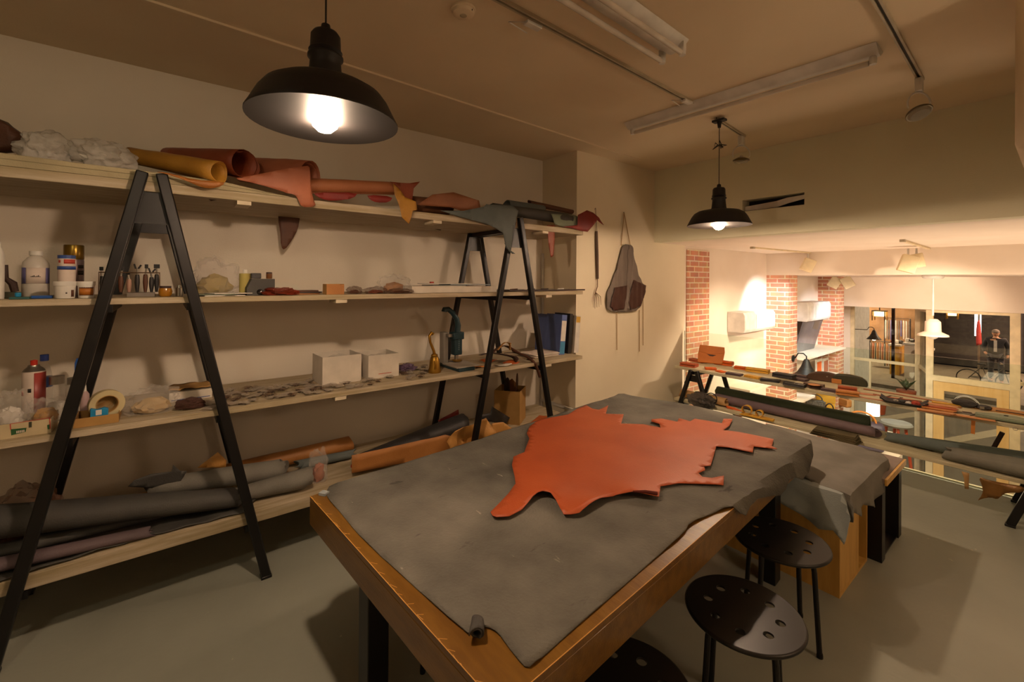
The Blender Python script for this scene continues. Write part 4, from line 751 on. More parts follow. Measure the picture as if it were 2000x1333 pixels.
for k in range(6): build(MB().cbox(c+Vector((.01*math.sin(k*2), .01*math.cos(k*3), .002+.0055*k)), (.21, w*.8, .0045), .06*math.sin(k*1.7)), 'paper_booklet', M_paper if k % 2 == 0 else m_lab, None, 'thin white booklet, '+['lowest', 'second lowest', 'third from below', 'third from above', 'second highest', 'topmost'][k]+' in the stack left of the blue binder', 'booklet', 'booklets stacked beside the blue binder')
# binders
def binder(u0, u1, vt, vb, x, m, label, lean, spine=None, spm=None, d=.22, extra=None):
    c, w, h = fitb(u0, u1, vt, vb, x, Z3+E); T = T3(c, 0, -lean); r = thing('ring_binder', c, label, 'binder', None); t = w*.62
    build(MB().box((-d/2, -t/2, .0), (d/2, -t/2+.003, h), T), 'cover', m, r); build(MB().box((-d/2, t/2-.003, .0), (d/2, t/2, h), T), 'cover', m, r); build(MB().box((d/2-.003, -t/2+.0032, .0), (d/2, t/2-.0032, h), T), 'spine', m, r)
    build(MB().box((-d/2+.01, -t/2+.004, .006), (d/2-.006, t/2-.004, h-.012), T), 'pages', M_paper, r)
    if spine: build(MB().box((d/2+.0002, -t/2+.004, h*spine[0]), (d/2+.001, t/2-.004, h*spine[1]), T), 'spine_label', spm, r)
    if extra: build(MB().box((d/2+.0002, -t/2+.004, h*extra[0]), (d/2+.001, t/2-.004, h*extra[1]), T), 'spine_band', extra[2], r)
    return r
m_bb = mat('slate_blue_cover', '#5468a0', .5); binder(1056, 1068, 614, 692, -3.38, m_bb, 'slate blue folder at the left of the binders', .05)
binder(1074, 1090, 614, 694, -3.2, m_bb, 'blue binder with white spine label and light blue foot', .1, (.34, .85), M_paper, extra=(.03, .32, mat('sky_band', '#4187b0', .5)))
binder(1092, 1101, 612, 692, -3.2, L_black, 'black binder between the blue and the yellow-topped one', .08)
binder(1103, 1117, 616, 690, -3.2, M_cardw, 'white binder with yellow top at the right end of the row', .09, (.0, .8), M_paper, extra=(.82, .98, mat('yellow_band', '#c49a38', .5)))
# ---- lowest shelf: rolled hides
z4 = Z4+E
def up(u, v, x, r, sq): p = ax(u, v, x); return (x, p.y, p.z-r*sq)
pL, pR = up(-60, 1030, -3.16, .095, .8), up(466, 972, -3.03, .072, .8)
roll('rolled_hide', pL, (pR[0], pR[1], max(pR[2], z4+.004)), .105, .072, L_char, 'thick charcoal hide roll lying on top, nearest at the left of the lowest shelf', 'leather hide', 2.4, .006, 1, .8, ragged=.015, a0=2.0, open_=.5)
roll('rolled_hide', (-3.02, -1.0, z4+.03), up(290, 1040, -2.985, .036, .75), .05, .036, L_purp, 'thin lilac-grey hide roll under the thick charcoal one', 'leather hide', 2.2, .004, 2, .75, a0=2.4)
sheet('flat_dark_hide', [(-60, 1155), (0, 1138), (150, 1092), (300, 1048), (480, 1002), (500, 980), (420, 975), (300, 985), (100, 1020), (-60, 1050)], 'z', z4+.003, L_char, 'flat charcoal hide lining the front of the lowest shelf', 'leather hide', cell=.05, amp=.03, thick=.004)
roll('rolled_hide', (-3.13, -.9, z4+.03), (-3.12, .22, z4+.02), .05, .04, L_char, 'dark hide roll squeezed beneath the thick charcoal one', 'leather hide', 2.2, .004, 3, .7, a0=2.4)
pM = up(556, 930, -3.28, .07, .9)
roll('rolled_hide', up(290, 955, -3.36, .06, .9), (pM[0], pM[1], z4+.004), .06, .075, L_grey, 'mid grey hide roll ending right of the left trestle leg', 'leather hide', 2.3, .006, 4, .9, a0=1.0, open_=.5)
pN = up(602, 945, -3.05, .06, .8)
roll('rolled_hide', up(440, 985, -3.12, .05, .8)[:2]+(z4+.004,), (pN[0], pN[1], z4+.004), .05, .082, L_grey, 'folded grey hide roll in front near the table corner', 'leather hide', 2.3, .006, 5, .8, a0=1.6, open_=.5)
roll('rolled_hide', (-3.50, .30, z4+.01), (-3.46, 1.12, z4+.01), .055, .07, L_natural, 'long orange-tan hide roll against the wall on the lowest shelf', 'leather hide', 2.3, .004, 6, .9, a0=1.0)
roll('rolled_hide', (-3.38, .75, z4+.004), (-3.36, 1.12, z4+.004), .045, .04, L_slate, 'short blue-grey roll beyond the mid grey one', 'leather hide', 2.3, .004, 7, .8)
sheet('tan_flap', [(385, 912), (425, 882), (442, 898), (440, 912)], 'x', -3.36, L_cam, 'pointed tan hide corner sticking up behind the grey rolls', 'leather piece', cell=.03, lift=.02)
sheet('black_hide_flap', [(250, 950), (262, 938), (295, 926), (335, 922), (338, 908), (352, 920), (365, 920), (350, 945), (300, 955)], 'x', -3.30, L_char, 'crumpled charcoal hide edge behind the thick roll', 'leather piece', cell=.03, amp=.03)
bag(-10, 118, 953, 1000, -3.32, z4, P_brown, 'brown glossy bag behind the thick roll at the far left', 51, L_brown, dx=.4)
roll('rolled_hide', (-3.40, -.8, z4), (-3.38, .25, z4), .055, .05, L_cam, 'tan hide roll mostly hidden behind the thick charcoal one', 'leather hide', 2, .004, 8, .9)
bag(604, 640, 880, 915, -3.12, z4, P_clear, 'small clear pouch left of the black roll on the lowest shelf', 53, L_pink)
roll('rolled_hide', (-3.18, 1.12, z4+.002), (-3.28, 2.05, z4+.002), .055, .115, L_black, 'big black hide roll tapering towards the camera behind the table', 'leather hide', 2.4, .005, 9, .8, a0=1.2, open_=.5)
roll('rolled_hide', (-3.12, 1.05, z4+.002), (-3.12, 1.32, z4+.002), .036, .04, L_redd, 'crimson roll end sticking out of the black one', 'leather hide', 2.2, .004, 10, .9)
sheet('leather_strip_hide', [(687, 890), (870, 850), (905, 858), (905, 885), (760, 910), (687, 925)], 'x', -3.02, L_natural, 'stiff tan leather panel standing in front of the black roll', 'leather piece', cell=.05, amp=.01, thick=.004)
sheet('camel_bundle', [(870, 862), (880, 838), (915, 828), (945, 815), (962, 838), (968, 870), (940, 878), (905, 885), (875, 880)], 'x', -3.0, L_cam, 'crumpled camel leather bundle behind the table edge', 'leather piece', cell=.03, amp=.09, fs=8, seed=3)
sheet('tan_rounded_offcut', [(960, 828), (985, 826), (1000, 838), (995, 845), (965, 852)], 'x', -3.06, L_cam, 'rounded tan offcut right of the camel bundle', 'leather piece', cell=.03, amp=.04, seed=4)
sheet('crimson_flap', [(855, 822), (895, 800), (897, 818), (885, 825), (870, 835)], 'x', -3.42, L_redd, 'bright red leather corner standing behind the black roll', 'leather piece', cell=.03, lift=.0)
sheet('black_offcut', [(940, 812), (958, 808), (962, 795), (970, 800), (1000, 818), (990, 828), (955, 824), (930, 818)], 'x', -3.22, L_black, 'torn black hide piece before the kraft paper basket', 'leather piece', cell=.03, amp=.05, seed=7)
c, w, h = fit(965, 1028, 757, 816, -3.35, z4); r = thing('kraft_basket', c, 'square kraft paper basket holding dark leather scraps under the shelf', 'basket'); s2_ = w*.40
Tb = T3(c, .65)
build(MB().box((-s2_, -s2_, 0), (s2_, s2_, .004), Tb), 'bottom', M_kraft, r)
for q in range(4): build(MB().box((s2_-.004, -s2_+.0045, .0045), (s2_, s2_, h*.98), Tb@Matrix.Rotation(q*PI/2, 4, 'Z')), 'side_wall', M_kraft, r)
for k, (dx, dy, hh_, m, nm) in enumerate([(0, -.03, .30, L_dbrown, 'dark brown'), (.02, .03, .33, L_brown, 'brown'), (-.03, .05, .28, L_natural, 'tan')]):
    roll('scrap_roll', c+Vector((dx, dy, .01)), c+Vector((dx*2.2, dy*1.6, hh_)), .045, .055, m, nm+' leather scrap roll standing in the kraft basket', 'leather piece', 1.6, .003, 60+k, 1, a0=0)
c, w, h = fitb(1038, 1088, 803, 822, -3.1, z4); build(MB().cbox(c+Vector((0, 0, .01)), (.2, w*.8, .019), .5), 'leather_square', L_orange, None, 'square orange-brown leather pad at the right trestle foot', 'leather piece', bev=.003)
# ---- top shelf
z1 = Z1+E
TP = [ax(u, v, XF-.002) for u, v in ((-160, 276), (0, 297), (150, 317), (265, 331), (350, 342), (440, 355), (520, 374), (575, 389))]
fs_ = [(TP[0].y, z1)]+[(p.y, max(z1+.004, p.z)) for p in TP]+[(TP[-1].y, z1)]
XM = Matrix(((0, 0, 1, 0), (1, 0, 0, 0), (0, 1, 0, 0), (0, 0, 0, 1)))
fb = thing('folded_pale_hide', (-3.26, -.3, z1), 'thick pale folded hide lying on the left part of the top board', 'leather hide'); M_pale = lm('pale_hide', '#a89c7c', '#958a6c', .8)
build(MB().prism([(y, z1+(z-z1)*.5) for y, z in fs_[1:-1]]+[(TP[-1].y, z1), (TP[0].y, z1)], -3.58, XF-.004, XM), 'lower_layer', M_pale, fb, bev=.006)
build(MB().prism([(y, z) for y, z in fs_[1:-1]]+[(y, z1+(z-z1)*.5+.002) for y, z in fs_[-2:0:-1]], -3.57, XF-.012, XM), 'upper_layer', M_pale, fb, bev=.008)
def ztop(y):
    for p, q in zip(TP, TP[1:]):
        if p.y <= y <= q.y: return max(z1, p.z+(q.z-p.z)*(y-p.y)/(q.y-p.y))
    return z1
def tbag(u0, u1, vt, vb, label, seed):
    c, w, h = fitb(u0, u1, vt, vb, -3.10, z1); h = .17; c.z = ztop(c.y)-.004; z1_ = c.z; r = thing('milky_bag', c, label, 'plastic bag')
    build(MB().blob(c+Vector((0, 0, h*.5)), (w*.38, w*.45, h*.48), seed, .36, 1.7, 5, floor=z1_+.001, ridge=.07), 'bag_film', P_milky, r); build(MB().blob(c+Vector((0, 0, h*.4)), (w*.26, w*.34, h*.3), seed+2, .3, 2.2, 3, floor=z1_+.003), 'contents', M_paper, r)
tbag(22, 150, 270, 330, 'milky plastic bag on the top shelf, the left of two', 71); tbag(130, 268, 262, 328, 'milky plastic bag on the top shelf, touching the left trestle top', 74)
sheet('dark_hide_bundle', [(-30, 225), (10, 240), (42, 262), (47, 275), (30, 296), (-30, 296)], 'x', -3.25, L_brown, 'dark brown hide bundle at the upper left picture edge', 'leather hide', cell=.05, amp=.05, thick=.06)
def troll(u0, v0, x0, u1, v1, x1, r0, r1, m, label, seed, turns=1.6, a0=-1.2, group=None, open_=.8, squash=.95):
    p, q = ax(u0, v0, x0), ax(u1, v1, x1); zlo = z1+.001
    p = Vector((p.x, p.y, max(zlo, p.z-r0*squash))); q = Vector((q.x, q.y, max(zlo, q.z-r1*squash)))
    return roll('rolled_hide', p, q, r0, r1, m, label, 'leather hide', turns, .003, seed, squash, a0=a0, open_=open_, ragged=.012)
troll(262, 305, -3.32, 428, 336, -2.90, .05, .066, L_must, 'mustard hide roll with open end over the left trestle top', 81, a0=.6)
sheet('mustard_flap', [(300, 335), (330, 338), (380, 352), (438, 355), (436, 363), (412, 369), (392, 366), (360, 352), (325, 340)], 'x', -2.86, lm('ochre_leather', '#9c5f1c', '#8a5216'), 'ochre hide lip hanging below the mustard roll', 'leather piece', cell=.03, smooth=1, lift=.0, amp=.01)
troll(330, 306, -3.55, 478, 320, -3.05, .06, .095, L_rust, 'rust hide roll with dark hollow end behind the mustard one', 82, a0=1.0)
troll(470, 330, -3.45, 606, 345, -3.02, .09, .115, L_pink, 'large dusty pink hide roll in the middle of the top shelf', 83, a0=1.4)
sheet('pink_flap', [(480, 345), (600, 322), (606, 330), (607, 370), (612, 388), (618, 404), (588, 405), (582, 390), (575, 380), (560, 378), (552, 374), (500, 358), (455, 350)], 'x', -2.885, L_pink, 'dusty pink hide flap hanging over the board edge', 'leather piece', cell=.04, smooth=1, amp=.012)
troll(600, 362, -3.05, 772, 368, -3.06, .052, .05, lm('peach_leather', '#b0704a', '#a2643f'), 'long peach hide roll right of the pink flap', 84, a0=1.2)
sheet('red_underlay', [(612, 376), (700, 376), (690, 388), (660, 392), (640, 392), (618, 384)], 'x', -2.88, L_redd, 'red hide edge hanging under the peach roll', 'leather piece', cell=.03, smooth=1)
sheet('red_underlay', [(716, 380), (768, 384), (760, 396), (735, 396), (722, 390)], 'x', -2.88, L_redd, 'short red hide tongue left of the tan horned flap', 'leather piece', cell=.03, smooth=1)
sheet('tan_horned_flap', [(768, 358), (782, 372), (790, 385), (812, 394), (815, 410), (806, 412), (803, 425), (799, 438), (785, 425), (778, 400), (770, 380)], 'x', -2.88, L_must, 'tan horned hide flap pointing down from the top shelf', 'leather piece', cell=.03, amp=.015)
sheet('brown_horn', [(762, 355), (800, 358), (820, 355), (808, 368), (804, 398), (788, 396), (778, 366)], 'x', -2.97, L_rust, 'curved red-brown hide tip above the tan flap', 'leather piece', cell=.03, amp=.02)
troll(800, 400, -3.12, 880, 405, -3.12, .075, .07, L_brown if 0 else lm('cocoa_leather', '#6e4630', '#5e3a26'), 'cocoa hide roll right of the horned flap', 85, a0=1.0)
sheet('brown_hide', [(815, 400), (845, 380), (885, 376), (935, 392), (940, 412), (900, 412), (880, 405)], 'x', -2.92, lm('clay_leather', '#8a5738', '#7a4a2e'), 'clay brown hide panel lying over the top board', 'leather piece', cell=.04, amp=.02)
sheet('hanging_brown_flap', [(545, 405), (588, 405), (586, 425), (582, 448), (570, 470), (556, 489), (549, 483), (547, 450), (543, 430)], 'x', -3.50, L_brown, 'dark brown hide tip hanging behind the top board', 'leather piece', cell=.03, amp=.01, smooth=1)
sheet('slate_hide', [(862, 411), (905, 412), (945, 404), (950, 399), (1000, 402), (1012, 412), (1005, 440), (1000, 470), (996, 492), (988, 484), (982, 455), (955, 440), (945, 436), (900, 424)], 'x', -2.875, L_slate, 'slate hide with a long point hanging before the right trestle top', 'leather piece', cell=.04, amp=.02)
sheet('slate_strand', [(985, 475), (990, 485), (1000, 496), (1006, 496), (998, 490), (988, 478)], 'x', -2.87, L_slate, 'thin curled hide strand at the tip of the slate hide', 'leather piece', cell=.02)
troll(960, 406, -3.05, 1110, 428, -2.98, .045, .06, L_char, 'charcoal hide roll over the right trestle top', 86, a0=1.0, turns=2)
troll(990, 402, -3.25, 1060, 412, -3.22, .06, .06, L_slate, 'slate hide roll behind the charcoal one', 87, a0=1.0)
troll(1035, 397, -3.3, 1128, 416, -3.22, .03, .022, L_brown, 'thin brown roll leaning on the slate roll', 88, a0=1.0)
sheet('sage_hide_end', [(1075, 418), (1120, 420), (1132, 425), (1128, 440), (1105, 444), (1085, 438)], 'x', -2.93, L_sage, 'sage hide end between charcoal roll and red hide', 'leather piece', cell=.03, amp=.02)
sheet('crimson_hide_end', [(1128, 420), (1145, 411), (1160, 415), (1172, 425), (1180, 440), (1168, 430), (1158, 440), (1148, 453), (1120, 447), (1100, 443), (1128, 440)], 'x', -2.90, L_redd, 'crimson hide end with a hooked tip at the right end of the top shelf', 'leather piece', cell=.03, amp=.025)
sheet('hanging_rust_strip', [(1068, 440), (1084, 440), (1083, 470), (1081, 500), (1076, 503), (1072, 480)], 'x', -2.95, L_rust, 'narrow rust hide strip hanging right of the trestle', 'leather piece', cell=.03)
sheet('dark_hide_tip', [(843, 440), (875, 442), (860, 450), (850, 448)], 'x', -3.45, L_dbrown, 'small dark hide tip under the back of the top board', 'leather piece', cell=.03)
sheet('dark_hide_tip', [(403, 386), (434, 389), (412, 393)], 'x', -3.0, L_dbrown, 'tiny dark hide tip below the board left of the pink flap', 'leather piece', cell=.03)
# ================================================================== on the apron wall
XA = -3.17
p0 = ax(1165, 452, XA+.02); p1 = ax(1167, 545, XA+.02); r = thing('hand_fork', p1, 'rusty hand fork with dark wooden handle hanging on the wall', 'garden fork')
build(MB().tube([p0, p0*.5+p1*.5, p1], [.013, .017, .014], 12), 'handle', lm('dark_wood', '#4a3018', '#3c2612'), r)
pk = ax(1163, 408, XA+.012); build(MB().tube([p0+Vector((0, 0, 0)), pk+Vector((0, -.008, 0)), pk+Vector((0, .0, .01)), pk+Vector((0, .008, 0)), p0+Vector((.0, .01, 0))], .0018, 6), 'hanging_cord', L_brown, r); build(MB().tube([pk, pk-Vector((.02, 0, 0))], .003, 6).blob(pk, (.006, .006, .006), 1, .0, 1, 1), 'hook', M_steel, r)
M_rust = mat('rusty_steel', '#7a6046', .5, .6, col2='#5c4430'); pe = ax(1163, 571, XA+.025); pf = ax(1167, 560, XA+.025)
build(MB().tube([p1, pf, pe], .0045, 8), 'neck', M_rust, r)
for k, (du, dv) in enumerate(((-4, 30), (-1, 32), (3, 30), (7, 29), (11, 25))):
    q = ax(1163+du, 571+dv, XA+.03); m_ = ax(1163+du*.9, 571+dv*.35, XA+.035); build(MB().tube([pe, m_, q], [.003, .003, .0015], 6), 'tine', M_rust, r)
# apron
pa = ax(1219, 415, XA+.012); r = thing('work_apron', ax(1219, 600, XA+.02), 'grey linen work apron with brown leather pockets hanging on the wall', 'apron')
M_linen = mat('grey_linen', '#7d7168', .9, col2='#6c6159', nscale=14, bump=.4, bscale=50, stretch=(1, 1, .15))
def wsheet(nm, pix, x, m, parent, amp=.01, th=.003, fn=None, seed=0, smooth=1, cell=.025):
    pts = [ax(u, v, x) for u, v in pix]
    for _ in range(smooth):
        q = []
        for i, p in enumerate(pts): n_ = pts[(i+1) % len(pts)]; q += [p*.75+n_*.25, p*.25+n_*.75]
        pts = q
    return build(sheet_bm([(p.y, p.z) for p in pts], lambda a, b: (x+amp*math.sin(a*70+seed)*.5+amp*nz(a, b, 12, seed), a, b), cell), nm, m, parent, solid=th, offset=0)
wsheet('apron_cloth', [(1216, 477), (1237, 479), (1238, 500), (1243, 520), (1250, 545), (1262, 562), (1256, 590), (1246, 606), (1228, 610), (1195, 610), (1186, 603), (1184, 578), (1196, 550), (1206, 520), (1212, 498)], XA+.034, M_linen, r, .012)
wsheet('leather_pocket', [(1201, 562), (1225, 558), (1223, 582), (1219, 604), (1200, 607), (1193, 600), (1194, 585)], XA+.050, lm('maroon_leather', '#452419', '#3a1d13'), r, .008, smooth=0)
wsheet('leather_pocket', [(1238, 547), (1262, 558), (1258, 582), (1250, 598), (1232, 606), (1228, 590), (1231, 570)], XA+.052, lm('maroon_leather', '#452419'), r, .008, seed=2, smooth=0)
wsheet('centre_fold', [(1226, 480), (1237, 480), (1236, 520), (1232, 560), (1226, 590), (1232, 605), (1224, 604), (1224, 560), (1226, 520)], XA+.045, M_linen, r, .008, seed=4)
M_tape = mat('cotton_tape', '#a5875a', .9)
for a, b in (((1219, 416), (1213, 480)), ((1219, 416), (1231, 480))): p, q = ax(*a, XA+.012), ax(*b, XA+.026); build(MB().beam(p, q, .012, .002, up=(1, 0, 0)), 'neck_tape', M_tape, r)
for u, v0, v1 in ((1205, 609, 684), (1249, 606, 687), (1256, 582, 675)): p, q = ax(u, v0, XA+.02), ax(u, v1, XA+.012); build(MB().beam(p, q, .010, .002, up=(1, 0, 0)), 'tie_tape', M_tape, r)
build(MB().tube([pa+Vector((.004, 0, 0)), pa-Vector((.0115, 0, 0))], .004, 8), 'hook', M_steel, r)
# ================================================================== goods on the rail shelf
ZT = .7308; ZL = .3458
def G(u, v, z=ZT): return az(u, v, z)
RG = 'small leather goods on the rail shelf'
def wallet(u, v, w, d, h, rz, m, label, z=ZT, name='leather_wallet', cat='wallet', clasp=False):
    m = g_of(m); h *= 1.7; d *= 1.08; w *= 1.2; p = G(u, v, z+.0005); r = thing(name, p, label, cat); T = T3(p, rz); n = 8
    prof = [(-d/2, 0), (d/2-h*.5, 0)]+[(d/2-h*.5+h*.5*math.sin(PI*k/n), h*.5-h*.5*math.cos(PI*k/n)) for k in range(1, n)]+[(d/2-h*.5, h), (-d/2, h), (-d/2, h*.62), (d/2-h*.9, h*.55), (-d/2, h*.46)]
    build(MB().prism(prof, -w/2, w/2, T@Matrix(((0, 0, 1, 0), (1, 0, 0, 0), (0, 1, 0, 0), (0, 0, 0, 1)))), 'folded_body', m, r, bev=.0012)
    build(MB().box((-w*.12, -d/2+.002, h+.0002), (w*.12, d*.15, h+.0022), T), 'tab', m, r)
    if clasp: build(MB().lathe([(.004, h+.0023), (.004, h+.004), (0, h+.0045)], (0, 0, 0), 10, T), 'snap', M_brass, r)
    return r
def flatpiece(u, v, poly, rz, m, label, z=ZT, t=.003, name='leather_blank', cat='leather piece', lift=0):
    m = g_of(m); p = G(u, v, z+.0005+lift); return build(MB().prism(poly, 0, t, T3(p, rz)), name, m, None, label, cat, bev=.0006)
g_orange = lm('goods_orange', '#e0671c', '#cc5814'); g_rust = lm('goods_rust', '#b5562c', '#a04822'); g_must = lm('goods_mustard', '#e2ae3c', '#cc982c'); g_tan = lm('goods_tan', '#c98440', '#b57333'); g_chest = lm('goods_chestnut', '#cf7a28', '#bb6a1e')
g_char = lm('goods_charcoal', '#4e4c4a', '#403e3c'); g_purp = lm('goods_plum', '#5e4c4f', '#504043'); g_black = lm('goods_black', '#383637', '#2c2a2b'); g_brown = lm('goods_brown', '#553a2a', '#46301f'); g_pink = lm('goods_pink', '#c07a58', '#ad6a4a'); g_nat = lm('goods_natural', '#cc8c52', '#b97b44')
GM = {L_orange.name: g_orange, L_rust.name: g_rust, L_must.name: g_must, L_tan.name: g_tan, L_char.name: g_char, L_purp.name: g_purp, L_black.name: g_black, L_dbrown.name: g_brown, L_pink.name: g_pink, L_natural.name: g_nat, 'chestnut_leather': g_chest, 'red_tan_leather': g_orange}
g_sage = lm('goods_sage', '#7d8a72', '#707c66'); g_of = lambda m: GM.get(m.name, m)
R4 = lambda w, d: [(-w/2, -d/2), (w/2, -d/2), (w/2, d/2), (-w/2, d/2)]
# upright envelope pouch
p = G(1388, 712); r = thing('envelope_pouch', p, 'tall tan envelope pouch propped upright at the left end of the rail shelf', 'pouch'); T = T3(p+Vector((0, 0, .012)), .35, -.42)
build(MB().prism([(-.15, 0), (.13, 0), (.15, .15), (.145, .21), (-.135, .22), (-.15, .12)], -.012, .012, T@Matrix(((1, 0, 0, 0), (0, 0, -1, 0), (0, 1, 0, 0), (0, 0, 0, 1)))), 'pouch_body', g_chest, r, bev=.006)
build(MB().prism([(-.135, .221), (.145, .211), (.15, .14), (.04, .115), (-.02, .113), (-.145, .135)], .013, .018, T@Matrix(((1, 0, 0, 0), (0, 0, -1, 0), (0, 1, 0, 0), (0, 0, 0, 1)))), 'flap', g_chest, r, bev=.002)
build(MB().prism([(-.05, .108), (.06, .104), (.02, .085), (-.01, .086)], .0125, .0135, T@Matrix(((1, 0, 0, 0), (0, 0, -1, 0), (0, 1, 0, 0), (0, 0, 0, 1)))), 'opening', L_dbrown, r)
WL = [(1346, 716, .15, .11, .025, .1, L_rust, 'rust wallet at the very left end of the rail shelf'), (1362, 707, .15, .10, .02, -.1, L_rust, 'rust wallet tucked behind the front left one under the pouch'),
 (1388, 722, .10, .09, .012, .6, L_orange, 'bright orange folded wallet left of the rust clutch'), (1414, 713, .17, .09, .030, .15, lm('red_tan_leather', '#a8451d', '#963a16'), 'rolled red-tan clutch beside the bright orange pieces'), (1408, 727, .08, .07, .008, -.4, L_orange, 'small bright orange flap piece at the front edge'),
 (1434, 733, .13, .075, .014, .05, L_purp, 'dark plum long wallet at the front edge'), (1446, 721, .10, .08, .018, .2, L_orange, 'orange wallet left of the mustard clutch'), (1480, 727, .19, .10, .024, .15, L_must, 'long mustard clutch lying on the rail shelf'), (1471, 738, .13, .08, .012, -.1, L_must, 'mustard card wallet in front of the clutch'),
 (1504, 745, .14, .08, .014, .2, L_black, 'black open wallet in front of the stacked wallets'), (1552, 754, .15, .09, .016, .05, L_char, 'charcoal flat wallet with rounded corners'), (1560, 743, .13, .08, .014, -.1, L_purp, 'plum wallet behind the charcoal flat one'), (1563, 738, .11, .08, .018, .1, L_purp, 'small plum purse on the far board edge'),
 (1590, 757, .13, .09, .022, .1, L_dbrown, 'dark round-ended purse with tan flap'), (1623, 765, .12, .07, .014, .1, L_purp, 'plum wallet left of the tan pair'), (1655, 763, .12, .08, .022, .25, L_rust, 'rust wallet, the upper of the pair before the olive pouch'), (1655, 772, .14, .08, .022, .25, L_tan, 'tan wallet, the lower of the pair before the olive pouch')]
for u, v, w, d, h, rz, m, l in WL: wallet(u, v, w, d, h, rz, m, l, clasp=w > .14)
for k in range(3): wallet(1529+k*1.5, 737-k*.3, .15, .10, .020, .12-.08*k, [L_char, L_purp, L_black][k], ['charcoal long wallet, bottom of the stack of three', 'plum-black long wallet in the middle of the stack of three', 'black long wallet on top of the stack of three'][k], z=ZT+.0355*k)
flatpiece(1590, 752, circ(.05, 20), 0, L_natural, 'tan round leather flap lying on the dark purse', z=ZT+.039)
# saddle-shaped bag and olive pouch
p = G(1612, 745); r = thing('half_moon_bag', p, 'dark half-moon bag with tan gusset near the middle of the rail shelf', 'bag'); T = T3(p, .12)
hm = [(-.16, 0), (.16, 0)]+[(.16*math.cos(a), .02+.075*math.sin(a)) for a in [PI*k/14 for k in range(15)]]
build(MB().prism(hm, -.035, .035, T@Matrix(((1, 0, 0, 0), (0, 0, -1, 0), (0, 1, 0, 0), (0, 0, 0, 1)))), 'bag_body', g_brown, r, bev=.01); build(MB().box((.06, -.055, .002), (.14, -.037, .045), T), 'tan_gusset', g_tan, r, bev=.003); build(MB().lathe([(.006, 0), (.006, .003)], (0, 0, 0), 10, T@Matrix.Translation((.02, -.036, .055))@Matrix.Rotation(PI/2, 4, 'X')), 'stud', M_steel, r)
p = G(1660, 752); r = thing('olive_pouch', p, 'shiny olive-black zip pouch behind the tan wallets', 'pouch'); T = T3(p, .15)
ol = [(-.14, 0), (.14, 0)]+[(.14*math.cos(a)**1 if a < PI/2 else -.14*abs(math.cos(a))**.4, .015+.085*math.sin(a)**.7) for a in [PI*(k+.5)/14 for k in range(14)]]
build(MB().prism(ol, -.03, .03, T@Matrix(((1, 0, 0, 0), (0, 0, -1, 0), (0, 1, 0, 0), (0, 0, 0, 1)))), 'pouch_body', L_olive, r, bev=.012); build(MB().tube([T@Vector((-.09, 0, .098)), T@Vector((.0, 0, .102)), T@Vector((.10, 0, .085))], .003, 6), 'zip', M_brass, r); build(MB().tube([T@Vector((-.02, 0, .1)), T@Vector((-.03, 0, .115)), T@Vector((-.015, 0, .112))], .0025, 6), 'zip_pull', M_steel, r)
# loose strips and blanks
flatpiece(1690, 770, [(-.08, -.03), (-.02, -.045), (.07, -.03), (.08, .01), (.01, .03), (-.05, .02)], .2, L_pink, 'small dusty pink star-cut blank right of the tan pair')
flatpiece(1697, 779, [(-.13, -.012), (.13, -.02), (.12, .012), (-.1, .02)], .1, L_pink, 'long dusty pink strap blank at the front edge')
def flatstrip(pix, wd, m, label, z=ZT, h=.004, name='leather_strip'):
    m = g_of(m); P = [G(u, v, z+h) for u, v in pix]; mb = MB()
    vs = []; n = len(P)
    for i, q in enumerate(P):
        d = (P[min(i+1, n-1)]-P[max(i-1, 0)]).normalized(); s = Vector((-d.y, d.x, 0))*wd/2; vs += [q-s, q+s]
    mb.verts(vs, [(2*i, 2*i+1, 2*i+3, 2*i+2) for i in range(n-1)]); return build(mb, name, m, None, label, 'leather strip', solid=.003, offset=0)
flatstrip([(1687, 760), (1740, 768), (1800, 779), (1850, 787)], .035, L_pink, 'long pinkish belt blank along the far board edge')
flatstrip([(1706, 770), (1735, 776), (1765, 780), (1800, 784)], .022, L_rust, 'narrow rust strip beside the long belt blank')
flatstrip([(1720, 779), (1740, 773), (1762, 777), (1745, 784)], .014, L_brown, 'bent brown lace behind the black tray')
flatstrip([(1800, 786), (1830, 790), (1860, 794), (1878, 797)], .04, L_natural, 'long natural belt blank left of the black pouch')
# shallow tray
p = G(1765, 790); r = thing('valet_tray', p+Vector((0, 0, .0005)), 'shallow black leather tray with turned-up points holding bits', 'tray'); T = T3(p+Vector((0, 0, .001)), .14)
build(sheet_bm([(-.15, -.07), (.15, -.07), (.15, .07), (-.15, .07)], lambda a, b: tuple(T@Vector((a, b, .002+.028*max(0, (abs(a)-.11)/.04)+.02*max(0, (abs(b)-.045)/.025)))), .02), 'tray_skin', g_black, r, solid=.003, offset=0)
for k, (a, b, m, nm) in enumerate([(-.05, 0, M_steel, 'steel buckle'), (-.01, .02, L_char, 'dark key fob'), (.03, -.01, M_paper, 'white tag'), (.075, .0, lm('scarlet_leather', '#a8341c'), 'scarlet leather ball')]):
    q = T@Vector((a, b, .005)); build(MB().blob(q+Vector((0, 0, .012)), (.02, .018, .013) if k < 3 else (.03, .028, .022), k+90, .25, 3, 3, floor=q.z), 'small_'+nm.split()[-1], m, None, nm+' lying in the shallow black tray', 'small item')
